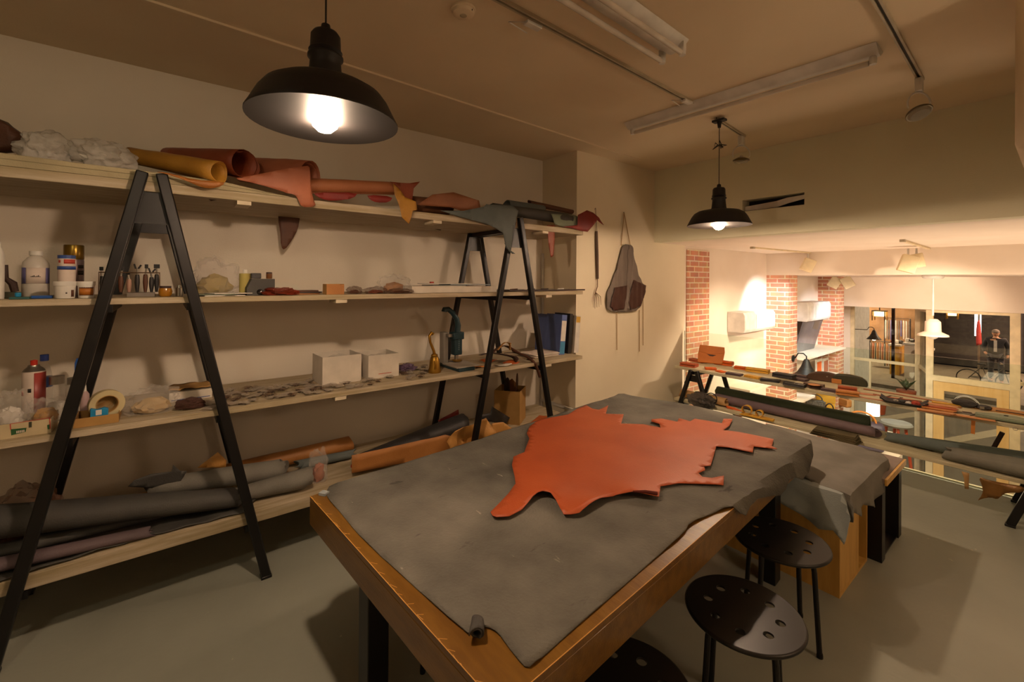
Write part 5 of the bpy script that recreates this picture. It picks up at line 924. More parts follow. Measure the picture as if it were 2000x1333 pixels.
# stack of tan pieces
for k, (u, v, w, d, m, nm) in enumerate([(1826, 806, .20, .08, L_pink, 'bottom'), (1828, 805, .22, .07, L_natural, 'second'), (1834, 800, .20, .08, L_tan, 'third'), (1838, 797, .20, .06, L_rust, 'fourth'), (1842, 793, .18, .07, L_natural, 'top')]):
    flatpiece(u, v, [(-w/2, -d/2), (w*.4, -d/2), (w/2, 0), (w*.42, d/2), (-w/2, d*.4)], .12+.08*(k % 2), m, nm+' blank of the tan pile right of the black tray', lift=.007*k, t=.006)
flatpiece(1822, 800, R4(.10, .035), .1, L_purp, 'narrow plum blank at the left of the tan pile')
flatpiece(1852, 790, R4(.2, .05), .15, L_must, 'mustard blank behind the tan pile', t=.008)
p = G(1892, 796); r = thing('black_purse', p, 'crumpled black purse with buckled strap on the rail shelf', 'purse'); T = T3(p, .12)
build(MB().blob(T@Vector((-.02, 0, .03)), (.075, .05, .034), 95, .25, 2.2, 3, floor=ZT+.001), 'purse_body', g_black, r); build(MB().blob(T@Vector((.085, -.01, .018)), (.045, .038, .022), 96, .25, 2.5, 3, floor=ZT+.001), 'strap_bundle', g_black, r); build(MB().box((.06, -.055, .012), (.085, -.048, .03), T), 'buckle', M_steel, r)
flatpiece(1884, 808, R4(.12, .06), .15, L_grey, 'grey flat blank before the black purse'); flatpiece(1889, 806, R4(.05, .035), .3, L_dbrown, 'dark tag lying on the grey blank', lift=.004)
flatstrip([(1895, 812), (1908, 808), (1922, 810)], .008, L_olive, 'short olive lace right of the grey blank')
flatpiece(1902, 817, [(-.11, -.03), (.11, -.03), (.11, .03), (-.11, .03)], .12, L_natural, 'T-shaped natural leather bar lying at the front edge', t=.006)
pp = ay(1901, 822, YR-.002); pq = ay(1900, 848, YR-.004); build(MB().beam(pp, pq, .022, .003, up=(0, 1, 0)), 'hanging_tab', L_tan, None, 'tan leather tab hanging down from the T-shaped bar', 'leather strip')
# sage envelope and yellow sheet
flatpiece(1960, 803, [(-.30, -.08), (.30, -.10), (.32, .04), (.02, .085), (-.27, .06)], .1, mat('amber_leather', '#c07c14', .5, bump=.15), 'bright amber leather sheet under the sage envelope', t=.004)
p = G(1962, 820, ZT+.006); r = thing('envelope_clutch', p, 'sage green envelope clutch with black snap at the right of the rail shelf', 'clutch'); T = T3(p, .1)
build(MB().prism([(-.15, -.07), (.15, -.07), (.15, .04), (.07, .09), (-.05, .09), (-.15, .04)], 0, .016, T), 'clutch_body', g_sage, r, bev=.003); build(MB().prism([(-.14, -.045), (.14, -.045), (.145, .03), (.065, .086), (-.045, .086), (-.145, .03)], .0165, .019, T), 'flap', g_sage, r); build(MB().lathe([(.012, .0195), (.012, .024), (0, .025)], (0, 0, 0), 14, T@Matrix.Translation((.01, .05, 0))), 'snap', M_black, r)
flatstrip([(1945, 802), (1975, 806), (2005, 811)], .018, L_dbrown, 'thin dark strap behind the sage clutch', h=.008)
p = ay(1983, 838, YR-.004); build(MB().tube([p+Vector((.012*math.cos(a), 0, .012*math.sin(a))) for a in [PI*2*k/16 for k in range(17)]], .0018, 6, cap=False), 'steel_ring', M_steel, None, 'small steel ring hanging at the board edge below the sage clutch', 'ring')
strap([(1983, 790), (1995, 802), (2010, 808)], [.05, .05, .06], L_olive, 'dark curved strap at the far right picture edge', .03) if 0 else None
# ---- lower rail board
L_green = lm('roll_green', '#4f5c48', '#424e3c', .6); L_purp = lm('roll_aubergine', '#756266', '#66555a', .7); L_slate = lm('roll_slate', '#6a7470', '#5c6662', .8); L_grey = lm('roll_grey', '#868478', '#76746a', .8); L_cam = lm('roll_camel', '#bd9560', '#a8824f'); L_orange = g_orange; L_must = g_must
def rroll(u0, v0, y0, u1, v1, y1, r0, r1, m, label, seed, turns=2.4, a0=1.2, zb=ZL+.001, squash=.85, open_=.5, dz=0):
    p, q = ay(u0, v0, y0), ay(u1, v1, y1); p = Vector((p.x, p.y, zb)); q = Vector((q.x, q.y, zb+dz)); return roll('rolled_hide', p, q, r0, r1, m, label, 'leather hide', turns, .005, seed, squash, a0=a0, open_=open_)
rroll(1405, 780, 5.20, 1693, 815, 5.20, .085, .085, L_green, 'long dark green hide roll on the lower rail board by the glass', 101)
rroll(1395, 795, 5.02, 1712, 850, 5.03, .06, .055, L_purp, 'long aubergine hide roll in front of the dark green one', 102)
rroll(1332, 800, 4.90, 1418, 805, 4.92, .055, .055, L_cam, 'short camel hide roll behind the left rail trestle', 103)
sheet('orange_offcut', [(1417, 792), (1436, 797), (1454, 806), (1461, 810), (1446, 816), (1436, 812), (1440, 806), (1420, 798)], 'y', 4.88, L_orange, 'forked bright orange offcut on the lower rail board', 'leather piece', cell=.03)
c = G(1480, 815, ZL); r = thing('mustard_bundle', c, 'folded mustard leather bundle with loops on the lower rail board', 'leather piece'); T = T3(c+Vector((0, -.03, 0)), .1)
build(MB().prism([(-.16, 0), (.16, 0), (.16, .018), (-.14, .02)], -.03, .03, T@Matrix(((1, 0, 0, 0), (0, 0, -1, 0), (0, 1, 0, 0), (0, 0, 0, 1)))), 'flat_fold', L_must, r, bev=.003)
for sx, rr in ((-.09, .042), (.03, .03)):
    build(MB().verts([T@Vector((sx+rr*1.1*math.cos(a), s, .022+rr+rr*math.sin(a))) for a in [-PI/2+2*PI*k/16*.9 for k in range(17)] for s in (-.028, .028)], [(2*i, 2*i+2, 2*i+3, 2*i+1) for i in range(16)], True), 'loop', L_must, r, solid=.003)
for k in range(3): folded(G(1630, 858, ZL+.0005)+Vector((0, .03, .021*k)), (.36-.02*k, .14, .02), .08*(k-1), lm('khaki_felt', '#5d5236', '#4c432b', .9), 'folded_felt', ['khaki felt fold, bottom one of three', 'khaki felt fold, middle one of three', 'khaki felt fold, top one of three'][k]+' on the lower rail board', 'felt', 2)
rroll(1735, 858, 5.02, 2010, 885, 5.02, .045, .09, L_slate, 'dark slate hide roll running right behind the light grey one', 104)
rroll(1852, 890, 4.88, 2030, 905, 4.86, .062, .085, L_grey, 'light grey hide roll with hollow end at the right of the lower rail board', 105, turns=1.9, open_=.75)
sheet('black_underlay', [(1738, 848), (1760, 851), (1800, 862), (1850, 880), (1820, 882), (1780, 870)], 'z', ZL+.003, L_dbrown, 'dark hide scrap under the slate roll', 'leather piece', cell=.05)
sheet('black_ridge', [(1780, 858), (1808, 857), (1835, 868), (1850, 876), (1810, 874)], 'y', 5.16, L_black, 'black pointed hide edge behind the slate roll', 'leather piece', cell=.04)
bag(1325, 1388, 752, 790, -2.9, ZL+.001, P_brown, 'dark grey plastic bundle behind the left rail trestle', 111, L_char) if 0 else None
c = G(1356, 800, ZL+.001); r = thing('cable_bundle', c, 'dark grey plastic bundle behind the left rail trestle', 'bundle'); c = c+Vector((0, .16, 0)); build(MB().blob(c+Vector((0, 0, .07)), (.15, .09, .08), 31, .35, 2.5, 4, floor=ZL+.0015), 'film', plastic('smoke_film', '#4c4743', .85), r)
build(MB().tube([c+Vector((.10+.06*math.cos(a), .02, .11+.06*math.sin(a))) for a in [2*PI*k/16 for k in range(17)]], .005, 8, cap=False), 'wire_loop', M_black, r)
sheet('tan_tab', [(1878, 921), (1893, 925), (1892, 956), (1884, 955), (1883, 935)], 'y', YR-.004, L_cam, 'tan strip hanging from the lower rail board', 'leather strip', cell=.03)
sheet('gold_hide_tail', [(1911, 930), (1930, 938), (1960, 945), (2000, 950), (2000, 962), (1965, 963), (1955, 970), (1948, 976), (1935, 972), (1918, 975), (1908, 980), (1918, 968), (1920, 955)], 'y', YR-.02, mat('satin_bronze_hide', '#8a6434', .3, .2, col2='#75501f', bump=.1), 'satin bronze hide tail hanging below the right rolls', 'leather piece', cell=.04, amp=.03, smooth=1)
p, q = ay(1934, 900, 5.28), ay(1958, 845, 5.28); build(MB().beam((p.x, p.y, ZL+.01), q, .022, .03), 'tripod_leg', L_dbrown, None, 'slanting dark wooden bar rising behind the grey roll', 'bar')
# ================================================================== shop below and street
FS = -2.3
struct('wall_shop_left', MB().box((-3.85, 5.44, FS), (-3.2, 12.6, 2.3)), M_shop)
struct('floor_shop', MB().box((-3.9, 1.5, FS-.1), (3.6, 12.4, FS)), mat('shop_floor', '#9a8468', .45, col2='#8c765c', nscale=2))
struct('ceiling_shop', MB().box((-3.9, 4.90, 2.225), (3.7, 8.09, 2.33)), M_shop)
struct('ceiling_front', MB().box((-3.9, 8.09, 1.858), (3.7, 12.6, 2.33)), M_shop)
struct('wall_shop_right', MB().box((3.5, 1.5, FS), (3.7, 12.6, 2.3)), M_shop)
struct('wall_shop_back', MB().box((-3.9, 1.3, FS), (3.6, 1.5, -.22)), M_shop)
struct('trim_6', MB().box((-3.2, 5.53, FS), (-3.185, 6.12, 2.18)), M_brick)
struct('trim_7', MB().box((-3.2, 8.09, FS), (-2.86, 8.47, 1.857)), M_brick)
struct('trim_8', MB().box((-3.2, 10.6, FS), (-2.86, 11.0, 1.857)), M_brick)
# window wall: left bay at Y 12.2, door plane at Y 11.4
YW, YD = 12.2, 11.4; ZTOP = 1.235
M_fr = mat('cream_frame', '#e0cda6', .5); M_door = mat('oiled_oak', '#dcb87c', .45, col2='#d2ac6c', nscale=3, stretch=(6, 6, .5))
xl = ay(1663, 650, YW).x; xr = ay(1797, 650, YW).x; xd0 = ay(1822, 740, YD).x; xd1 = ay(1972, 740, YD).x
struct('wall_front', MB().box((-3.2, YD-.02, ZTOP+.002), (3.5, YD+.1, 1.857)).box((-3.2, YW-.02, FS), (xl-.02, YW+.12, ZTOP)), M_shop)
struct('trim_9', MB().box((-3.2, YD+.101, ZTOP+.003), (3.5, YW+.12, ZTOP+.05)), M_shop)
struct('window_2', MB().box((xl-.02, YW, FS), (xl+.05, YW+.06, ZTOP)).box((xr-.08, YW, FS), (xr+.02, YW+.06, ZTOP)).box((xl+.05, YW, .0), (xr-.08, YW+.05, .06)).box((xl+.32, YW, FS), (xl+.35, YW+.05, 0)), M_fr)
struct('window_3', MB().box((xl, YW+.02, FS), (xr, YW+.03, ZTOP)), M_glass)
# slanted side light between window bay and door
struct('window_4', MB().beam((xr, YW, .03), (xd0-.06, YD+.03, .03), .05, .06).beam((xr, YW, ZTOP-.03), (xd0-.06, YD+.03, ZTOP-.03), .05, .06), M_fr)
struct('window_5', MB().beam((xr, YW+.02, -.5), (xd0-.06, YD+.05, -.5), .012, 3.5), M_glass)
struct('door_1', MB().box((xd0-.10, YD, FS), (xd0, YD+.08, ZTOP)).box((xd1, YD, FS), (xd1+.12, YD+.08, ZTOP)).box((xd0, YD, -.10), (xd1, YD+.07, .0)).box((xd0, YD, ZTOP-.05), (xd1, YD+.07, ZTOP)), M_fr)
dr = struct('door_2', MB().box((xd0+.005, YD+.01, FS+.02), (xd0+.15, YD+.06, -.105)).box((xd1-.15, YD+.01, FS+.02), (xd1-.005, YD+.06, -.105)).box((xd0+.15, YD+.01, -.27), (xd1-.15, YD+.06, -.105)).box((xd0+.15, YD+.01, FS+.02), (xd1-.15, YD+.06, FS+.25)), M_door)
struct('window_6', MB().box((xd0+.002, YD+.03, .0), (xd1-.002, YD+.04, ZTOP-.05)).box((xd0+.15, YD+.03, FS+.25), (xd1-.15, YD+.035, -.27)), M_glass)
# painted emblem on the door pane
zc = ay(1884, 792, YD).z; xc = ay(1887, 792, YD).x; mb = MB()
for rr in (.155, .172): mb.tube([(xc+rr*math.cos(a), YD+.018, zc+rr*math.sin(a)) for a in [2*PI*k/40 for k in range(41)]], .0045, 6, cap=False)
mb.tube([(xc-.09, YD+.018, zc+.08), (xc-.03, YD+.018, zc-.02), (xc+.02, YD+.018, zc-.12)], [.004, .008, .009], 6)
mb.tube([(xc+.02, YD+.018, zc+.03), (xc+.025, YD+.018, zc+.07), (xc+.06, YD+.018, zc+.075), (xc+.05, YD+.018, zc+.05), (xc+.09, YD+.018, zc+.06)], .005, 6)
for k in range(9): mb.tube([(xc-.10+k*.028, YD+.018, zc-.26), (xc-.088+k*.028, YD+.018, zc-.235+.012*(k % 2)), (xc-.08+k*.028, YD+.018, zc-.262)], .003, 5)
build(mb, 'painted_emblem', M_white, None, 'white round emblem with a slanting tool painted on the door pane', 'emblem')
struct('window_7', MB().box((xd1+.14, YW+.02, FS), (3.5, YW+.03, ZTOP)), M_glass)
struct('window_8', MB().beam((xd1+.12, YD+.05, .03), (xd1+.5, YW, .03), .05, .06).box((xd1+.5, YW, .0), (3.5, YW+.05, .06)), M_fr)
# air conditioners
def aircon(y0, y1, x0, x1, z0, z1, label):
    r = thing('air_conditioner', (x0, (y0+y1)/2, z0), label, 'air conditioner', 'white wall air conditioners in the shop below'); m = MB()
    P = [(x0, z0), (x1-.03, z0), (x1, z0+.05), (x1, z1-.05), (x1-.03, z1), (x0, z1)]
    build(m.prism(P, y0, y1, Matrix(((1, 0, 0, 0), (0, 0, 1, 0), (0, 1, 0, 0), (0, 0, 0, 1)))), 'casing', M_white, r, bev=.012); build(MB().box((x0+.06, y0+.06, z0-.006), (x1-.05, y1-.06, z0-.0005)), 'air_louvre', M_shade, r); build(MB().box((x1+.0004, y0+.36, z0+.06), (x1+.003, y0+.365, z1-.04)), 'panel_seam', M_track, r)
aircon(6.69, 7.76, -3.2, -2.93, .98, 1.29, 'white air conditioner between the first and second brick piers')
p = ax(1560, 600, -3.0); q = ax(1624, 600, -2.9)
aircon(9.0, 10.2, -3.2, -2.86, ax(1590, 628, -2.86).z, ax(1590, 591, -2.86).z, 'white air conditioner between the second and third brick piers')
# framed metal panel between the piers
r = thing('leaning_metal_sheet', (-3.1, 9.3, -.1), 'grey metal panel with bright reflections leaning between brick piers', 'panel')
T = Matrix.Translation((-3.12, 9.45, ax(1600, 694, -3.0).z))@Matrix.Rotation(.22, 4, 'Y')@Matrix.Rotation(-.12, 4, 'X')
build(MB().box((0, -.5, 0), (.02, .5, .80), T), 'sheet_metal', mat('galvanised', '#77757a', .3, .7, col2='#8f8c8e', nscale=3, bump=.3, bscale=6), r); build(MB().box((.0205, .05, .58), (.024, .34, .74), T), 'mounted_print', M_steel, r)
# wall shelves and prints on the left shop wall
def wshelf(u0, v0, u1, x, dep, label, t=.04):
    p = ax(u0, v0, x); q = ax(u1, v0, x); return build(MB().box((-3.2, p.y, p.z-t), (x, q.y, p.z)), 'wall_shelf', M_shop, None, label, 'shelf', bev=.004)
wshelf(1572, 701, 1652, -2.75, 0, 'white wall shelf above the black wall lamp')
wshelf(1598, 752, 1650, -2.7, 0, 'white wall shelf behind the half-moon bag')
sh = wshelf(1465, 763, 1512, -2.85, 0, 'bright white wall shelf under the mustard clutch')
wshelf(1552, 790, 1592, -2.75, 0, 'bright white low shelf under the half-moon bag')
for k, (u, v0, v1, m) in enumerate([(1600, 702, 748, L_orange), (1613, 700, 745, L_pink), (1626, 700, 742, L_natural)]):
    p = ax(u, v1, -3.0); h_ = ax(u, v0, -3.0).z-p.z; r = thing('framed_print', p, ['orange', 'dusty pink', 'tan'][k]+' leather sample in a white frame on the shop wall shelf', 'framed print')
    build(MB().box((-3.02, p.y-.16, p.z), (-3.0, p.y+.16, p.z+h_)), 'frame', M_white, r); build(MB().box((-2.9995, p.y-.12, p.z+.05), (-2.997, p.y+.12, p.z+h_-.05)), 'print', m, r)
# gooseneck lamps
def neck_lamp(u, v, y, s, label, wallx=None, glow=False):
    p = ay(u, v, y); arm = p.x-wallx-.02; r = thing('gooseneck_lamp', p, label, 'wall lamp', 'dark gooseneck lamps in the shop below'); h = s
    build(MB().lathe([(h*.62, -h*.42), (h*.60, -h*.40), (h*.42, -h*.2), (h*.25, h*.1), (h*.16, h*.38), (h*.10, h*.5), (0, h*.52)], p, 28), 'lamp_shade', M_shade, r)
    build(MB().tube([p+Vector((0, 0, h*.5)), p+Vector((0, 0, h*.66)), p+Vector((-h*.15, 0, h*.8)), p+Vector((-h*.4, 0, h*.78)), p+Vector((-h*.55, 0, h*.5)), p+Vector((-arm, 0, h*.45))], h*.035, 8), 'gooseneck', M_shade, r)
    build(MB().lathe([(h*.18, 0), (h*.18, h*.06), (h*.05, h*.1)], (0, 0, 0), 18, Matrix.Translation(p+Vector((-arm-.02, 0, h*.45)))@Matrix.Rotation(PI/2, 4, 'Y')), 'wall_plate', M_shade, r)
    if glow: build(MB().blob(p-Vector((0, 0, h*.36)), (h*.2, h*.2, h*.2), 1, 0, 1, 2), 'bulb', mat('lamp_glow_small', '#fff0d8', .3, emit='#ffdfb0', estr=14), r)
neck_lamp(1575, 720, 8.28, .30, 'black gooseneck lamp hanging before the white shelves', -2.86, True)
neck_lamp(1707, 655, 12.9, .23, 'dark gooseneck lamp outside the left shop window', -3.2, True)
struct('wall_outside', MB().box((-3.5, 12.33, FS), (-3.2, ax(1698, 650, -3.2).y, 2.0)), M_white)
# white pendant in the shop
p = ay(1822, 640, 8.6); zt_ = 1.857
r = thing('white_pendant', p, 'white enamel pendant hanging before the shop door', 'pendant lamp')
build(MB().lathe([(.17, -.02), (.165, 0), (.11, .03), (.09, .04), (.085, .18), (.05, .22), (.0, .225)], p-Vector((0, 0, .1)), 32), 'lamp_shade', M_shop, r); build(MB().tube([p+Vector((0, 0, .17)), Vector((p.x, p.y, zt_-.05))], .012, 8), 'stem', M_white, r); build(MB().lathe([(.10, -.05), (.12, -.03), (.12, -.001)], (p.x, p.y, zt_), 20), 'canopy', M_white, r)
build(MB().blob(p-Vector((0, 0, .12)), (.06, .06, .05), 1, 0, 1, 2), 'bulb', M_white, r)
# track heads under the shop ceilings
def head(u, v, z, s, label, rz=0, ry=.4):
    p = az(u, v-8, z) if abs(z-1.75) > .3 else ay(u, v-8, 8.8); zt_ = z; r = thing('track_spotlight', (p.x, p.y, zt_-s), label, 'spotlight', 'square white track heads in the shop below')
    build(MB().tube([(p.x, p.y, zt_-.012), (p.x, p.y, zt_-s*.5)], .012, 8), 'stem', M_white, r); build(MB().box((-s*.4, -s*.3, -s*.5), (s*.4, s*.3, s*.5), T3((p.x, p.y, zt_-s*.95), rz, 0, ry)), 'lamp_box', M_fr, r, bev=.008)
def strack(p, q, label): r = thing('shop_track', p, label, 'lighting track'); build(MB().beam(p, q, .04, .02), 'rail', M_fr, r); build(MB().beam(Vector(p)-Vector((0, .03, .002)), Vector(p)+Vector((0, .03, -.002)), .044, .03), 'end_feed', M_track, r)
a_, b_ = az(1470, 484, 2.214), az(1590, 495, 2.214); strack(a_, b_, 'cream track on the shop ceiling, left')
a_, b_ = az(1763, 470, 2.214), az(1822, 488, 2.214); strack(a_, b_, 'cream track on the shop ceiling, right')
head(1578, 503, 2.203, .20, 'square track head hanging from the left shop track', .5); head(1774, 492, 2.203, .22, 'square track head on the right shop track, left one', .3, .3); head(1790, 492, 2.203, .18, 'square track head on the right shop track, right one', .3, -.2)
for u, lab in ((1630, 'square white head before the third brick pier, left one'), (1655, 'square white head before the third brick pier, right one')):
    p = ay(u, 552, 10.3); r = thing('track_spotlight', p, lab, 'spotlight'); build(MB().box((-.09, -.07, -.11), (.09, .07, .11), T3(p, .3, 0, .5 if u < 1640 else -.5)), 'lamp_box', M_fr, r, bev=.008); build(MB().tube([p+Vector((0, 0, .1)), (p.x, p.y, 1.857)], .012, 8), 'stem', M_white, r)
# display counter, bags and plants on it
def at_shop(u, v, z): return az(u, v, z)
pa_ = az(1560, 800, -.7); r = thing('display_counter', (pa_.x, pa_.y, FS), 'pale display counter with leather bags in the shop below', 'counter')
c0 = az(1500, 800, -.75); c1 = az(1690, 830, -.75)
cx0, cx1 = -3.1, -1.45; cy0, cy1 = 6.9, 8.0
build(MB().box((cx0, cy0, -.82), (cx1, cy1, -.76)), 'counter_top', M_shop, r, bev=.004)
for a, b in ((cx0+.03, cy0+.03), (cx1-.09, cy0+.03), (cx0+.03, cy1-.09), (cx1-.09, cy1-.09)): build(MB().box((a, b, FS), (a+.06, b+.06, -.8205)), 'leg', M_fr, r)
def sbag(u, v, w, h, m, label, rz=0, z=-.7595):
    p = az(u, v, z); r = thing('leather_bag', p, label, 'bag', 'leather bags on the shop counter'); T = T3(p, rz)
    build(MB().box((-w/2, -.07, 0), (w/2, .07, h), T), 'bag_body', m, r, bev=.03); build(MB().box((-w/2-.004, -.078, h*.45), (w/2+.004, -.0705, h*.98), T), 'flap', m, r, bev=.003); build(MB().tube([T@Vector((w*.38*math.cos(a), 0, h+.10*math.sin(a))) for a in [PI*k/10 for k in range(11)]], .012, 8), 'handle', m, r)
sbag(1592, 806, .30, .24, mat('woven_grey', '#6f685e', .7, col2='#3c3834', nscale=40), 'speckled grey bag on the shop counter', .5)
sbag(1612, 800, .30, .34, L_must, 'mustard tote bag on the shop counter', .4)
sbag(1620, 812, .16, .12, L_dbrown, 'small dark brown box bag on the shop counter', .3)
sbag(1650, 795, .2, .16, L_natural, 'small natural leather bag at the counter end', -.4)
p = az(1530, 806, -.7595); build(MB().blob(p+Vector((0, 0, .06)), (.16, .10, .07), 5, .3, 2, 3, floor=-.759), 'leather_pouch', L_orange, None, 'bright orange pouch at the near end of the shop counter', 'pouch')
# big plum bag hanging near the window and a ladder-like stand
p = ay(1682, 835, 8.6); r = thing('plum_holdall', (p.x, p.y, p.z-.32), 'big plum holdall shown behind the rail shelf, near the front window', 'bag'); T = T3((p.x, p.y, p.z-.32), .3)
build(MB().box((-.28, -.12, 0), (.28, .12, .42), T), 'bag_body', lm('violet_leather', '#4c4358', '#40384a'), r, bev=.05); build(MB().tube([T@Vector((.18*math.cos(a), -.02, .41+.16*math.sin(a))) for a in [PI*k/10 for k in range(11)]], .014, 8), 'handle', L_tan, r)
build(MB().box((p.x-.45, p.y-.25, p.z-.40), (p.x+.45, p.y+.25, p.z-.325)).box((p.x-.4, p.y-.2, FS), (p.x+.4, p.y+.2, p.z-.4005)), 'display_plinth', M_shop, None, 'white plinth carrying the plum holdall', 'plinth')
def plant(u, v, y, h, label, n=26, m=None):
    p = ay(u, v, y); b = Vector((p.x, p.y, p.z-h)); r = thing('potted_plant', b, label, 'plant'); rg = random.Random(int(u))
    build(MB().lathe([(.10, 0), (.14, .02), (.16, h*.42), (.15, h*.42)], b, 20), 'pot', L_rust, r); mb = MB()
    for k in range(n):
        a = rg.uniform(0, 6.28); l = rg.uniform(.5, 1)*h*.5; q = b+Vector((0, 0, h*.42)); t = q+Vector((math.cos(a)*l*.7, math.sin(a)*l*.7, l)); s = Vector((-math.sin(a), math.cos(a), 0))*.025; m_ = (q+t)/2+Vector((0, 0, l*.2)); mb.verts([q, m_-s, t, m_+s], [(0, 1, 2, 3)])
    build(mb, 'foliage', m or lm('leaf_green', '#37461e', '#29361a'), r, solid=.002)
plant(1770, 738, 11.9, .45, 'potted green plant at the foot of the left shop window'); plant(1712, 762, 11.6, .5, 'leafy plant beside the slim window post')
p = ay(1705, 806, 10.4); r = thing('table_lamp', (p.x, p.y, p.z-.35), 'small lit cylinder lamp near the front window', 'lamp'); build(MB().lathe([(.10, .30), (.10, .62), (.09, .62)], (p.x, p.y, p.z-.35), 20), 'glowing_shade', mat('glow_shade', '#fff0d8', .4, emit='#ffe2b8', estr=5), r); build(MB().lathe([(.09, 0), (.02, .03), (.015, .295)], (p.x, p.y, p.z-.35), 16), 'stand', M_brass, r)
build(MB().box((p.x-.3, p.y-.25, FS), (p.x+.3, p.y+.25, p.z-.3505)), 'display_plinth', M_shop, None, 'white plinth under the lit cylinder lamp', 'plinth', bev=.01)
# bicycle-like stool with orange legs
p = ay(1750, 832, 9.6); r = thing('orange_stool', (p.x, p.y, FS), 'stool with splayed orange-red legs in the shop below', 'stool')
build(MB().lathe([(.20, 0), (.22, .03), (.20, .06), (0, .07)], p, 24), 'seat', L_grey, r)
for a in (.4, 1.9, 3.5, 5.1): build(MB().tube([p+Vector((.12*math.cos(a), .12*math.sin(a), 0)), Vector((p.x+.3*math.cos(a), p.y+.3*math.sin(a), FS))], .022, 8), 'leg', mat('vermilion_paint', '#b04a2c', .5), r)
# ================================================================== street
M_asph = mat('asphalt', '#5d5449', .7, col2='#6d6152', nscale=1.2, bump=.2)
struct('trim_10', MB().box((-24, 12.4, FS-.25), (24, 46, FS-.1)), M_asph)
mb = MB()
for k in range(6): mb.prism([(-8+k*1.9, 15.5), (-7.7+k*1.9, 15.5), (-6.2+k*1.9, 19.5), (-6.6+k*1.9, 19.5)], FS-.0995, FS-.095)
mb.prism([(-14, 20.6), (8, 20.6), (8, 20.75), (-14, 20.75)], FS-.0995, FS-.095); struct('trim_11', mb, mat('road_paint', '#b5a58a', .6))
struct('trim_12', MB().box((-24, 22.2, FS-.1), (24, 30, FS+.02)), mat('pavement', '#75695a', .8, col2='#665b4e', nscale=3))
XS = ay(1815, 650, 30).x; XW = XS-8
b = thing('shop_facade', (XS-4, 29.9, FS), 'lit clothes shop across the street seen through the left window', 'building')
M_int = mat('warm_interior', '#b08a62', .8, col2='#8a6a4a', nscale=1.5)
build(MB().box((XW, 29.8, FS), (XS, 30, 3.0)), 'rear_wall', M_int, b); build(MB().box((XW, 24.0, 1.9), (XS, 29.8, 2.2)), 'fascia', mat('facade_grey', '#6c665c', .8), b); build(MB().box((XS-.1, 29.0, FS), (XS, 29.8, 1.9)), 'side_wall', M_int, b)
for x in (XW, ay(1741, 650, 24).x, XS-.3): build(MB().box((x, 24, FS), (x+.09, 24.1, 1.9)), 'window_post', L_char, b)
b2 = thing('dark_facade', (4, 31, FS), 'dark shop front across the street seen through the transom', 'building')
build(MB().box((XS+.01, 30.6, FS), (14, 31, 4.0)), 'rear_wall', mat('dark_wall', '#3c3834', .7, col2='#2e2a28'), b2); build(MB().box((XS+.01, 26.5, 2.3), (14, 30.6, 2.6)), 'canopy', mat('canopy_brown', '#5a4636', .7), b2)
build(MB().box((-1.2, 30.5, FS), (-.7, 30.59, 2.0)), 'shutter', L_green, b2); build(MB().box((.5, 30.5, FS), (2.2, 30.59, .4)), 'lit_counter', L_must, b2); build(MB().box((3.2, 30.5, FS), (7.2, 30.59, 1.4)), 'lit_window', mat('lit_window_pane', '#b09080', .5, emit='#d89a74', estr=.5), b2)
# lanterns
M_lan = mat('lantern_glow', '#ffe0a0', .4, emit='#ffc878', estr=12)
for u, v, y, lab, zh in ((1718, 617, 24.4, 'glowing box lantern at the lit clothes shop', 1.9), (1860, 616, 27.0, 'smaller glowing lantern before the dark shop front', 2.3)):
    p = ay(u, v, y); k = 1 if u < 1800 else .8; r = thing('street_lantern', p, lab, 'lantern'); s = .21*k
    for a, b_ in ((-s, -s), (s, -s), (s, s), (-s, s)): build(MB().beam(p+Vector((a, b_, -s)), p+Vector((a, b_, s*.9)), .03, .03), 'corner_bar', M_brass, r)
    build(MB().box((p.x-s*1.1, p.y-s*1.1, p.z+s*.91), (p.x+s*1.1, p.y+s*1.1, p.z+s*1.05)), 'lantern_top', M_black, r); build(MB().box((p.x-s*.75, p.y-s*.75, p.z-.02), (p.x+s*.75, p.y+s*.75, p.z+s*.88)), 'glowing_box', M_lan, r)
    build(MB().tube([p+Vector((0, 0, s*1.06)), (p.x, p.y, zh)], .02, 6), 'hanger', M_black, r)
# clothes rails
def rail(x0, x1, y, zr, n, label, cols, seed, hb=1.1):
    r = thing('clothes_rail', ((x0+x1)/2, y, FS), label, 'clothes rail'); rg = random.Random(seed)
    build(MB().tube([(x0, y, FS+.12), (x0, y, zr), (x1, y, zr), (x1, y, FS+.12)], .03, 6), 'frame', L_char, r)
    for k in range(n):
        x = x0+(x1-x0)*(k+.5)/n; hgt = rg.uniform(.75, 1)*hb; g = thing('hanging_garment', (x, y, zr-hgt-.05), ORD[k]+' garment from the left on the '+label.split(' of ')[0], 'garment', 'garments on the '+label.split(' of ')[0])
        build(MB().prism([(-.22, 0), (.22, 0), (.19, hgt*.8), (.10, hgt*.95), (-.10, hgt*.95), (-.19, hgt*.8)], -(x1-x0)/n*.32, (x1-x0)/n*.32, T3((x, y, zr-hgt-.05), PI/2+.2)@BX), 'cloth_body', cols[k % len(cols)], g, bev=.03)
        build(MB().tube([(x, y, zr-hgt*.05-.05), (x, y, zr-.031)], .008, 5), 'hanger', M_steel, g)
rail(ay(1699, 660, 26.6).x, ay(1740, 660, 26.6).x, 26.6, ay(1720, 667, 26.6).z, 9, 'low clothes rail of mixed garments under the lantern', [M_linen, L_pink, L_slate, L_natural], 4)
rail(ay(1728, 625, 28.6).x, ay(1778, 625, 28.6).x, 28.6, ay(1750, 622, 28.6).z, 10, 'high clothes rail of pale shirts on the rear wall', [M_paper, M_linen, m_purl, M_shop], 5)
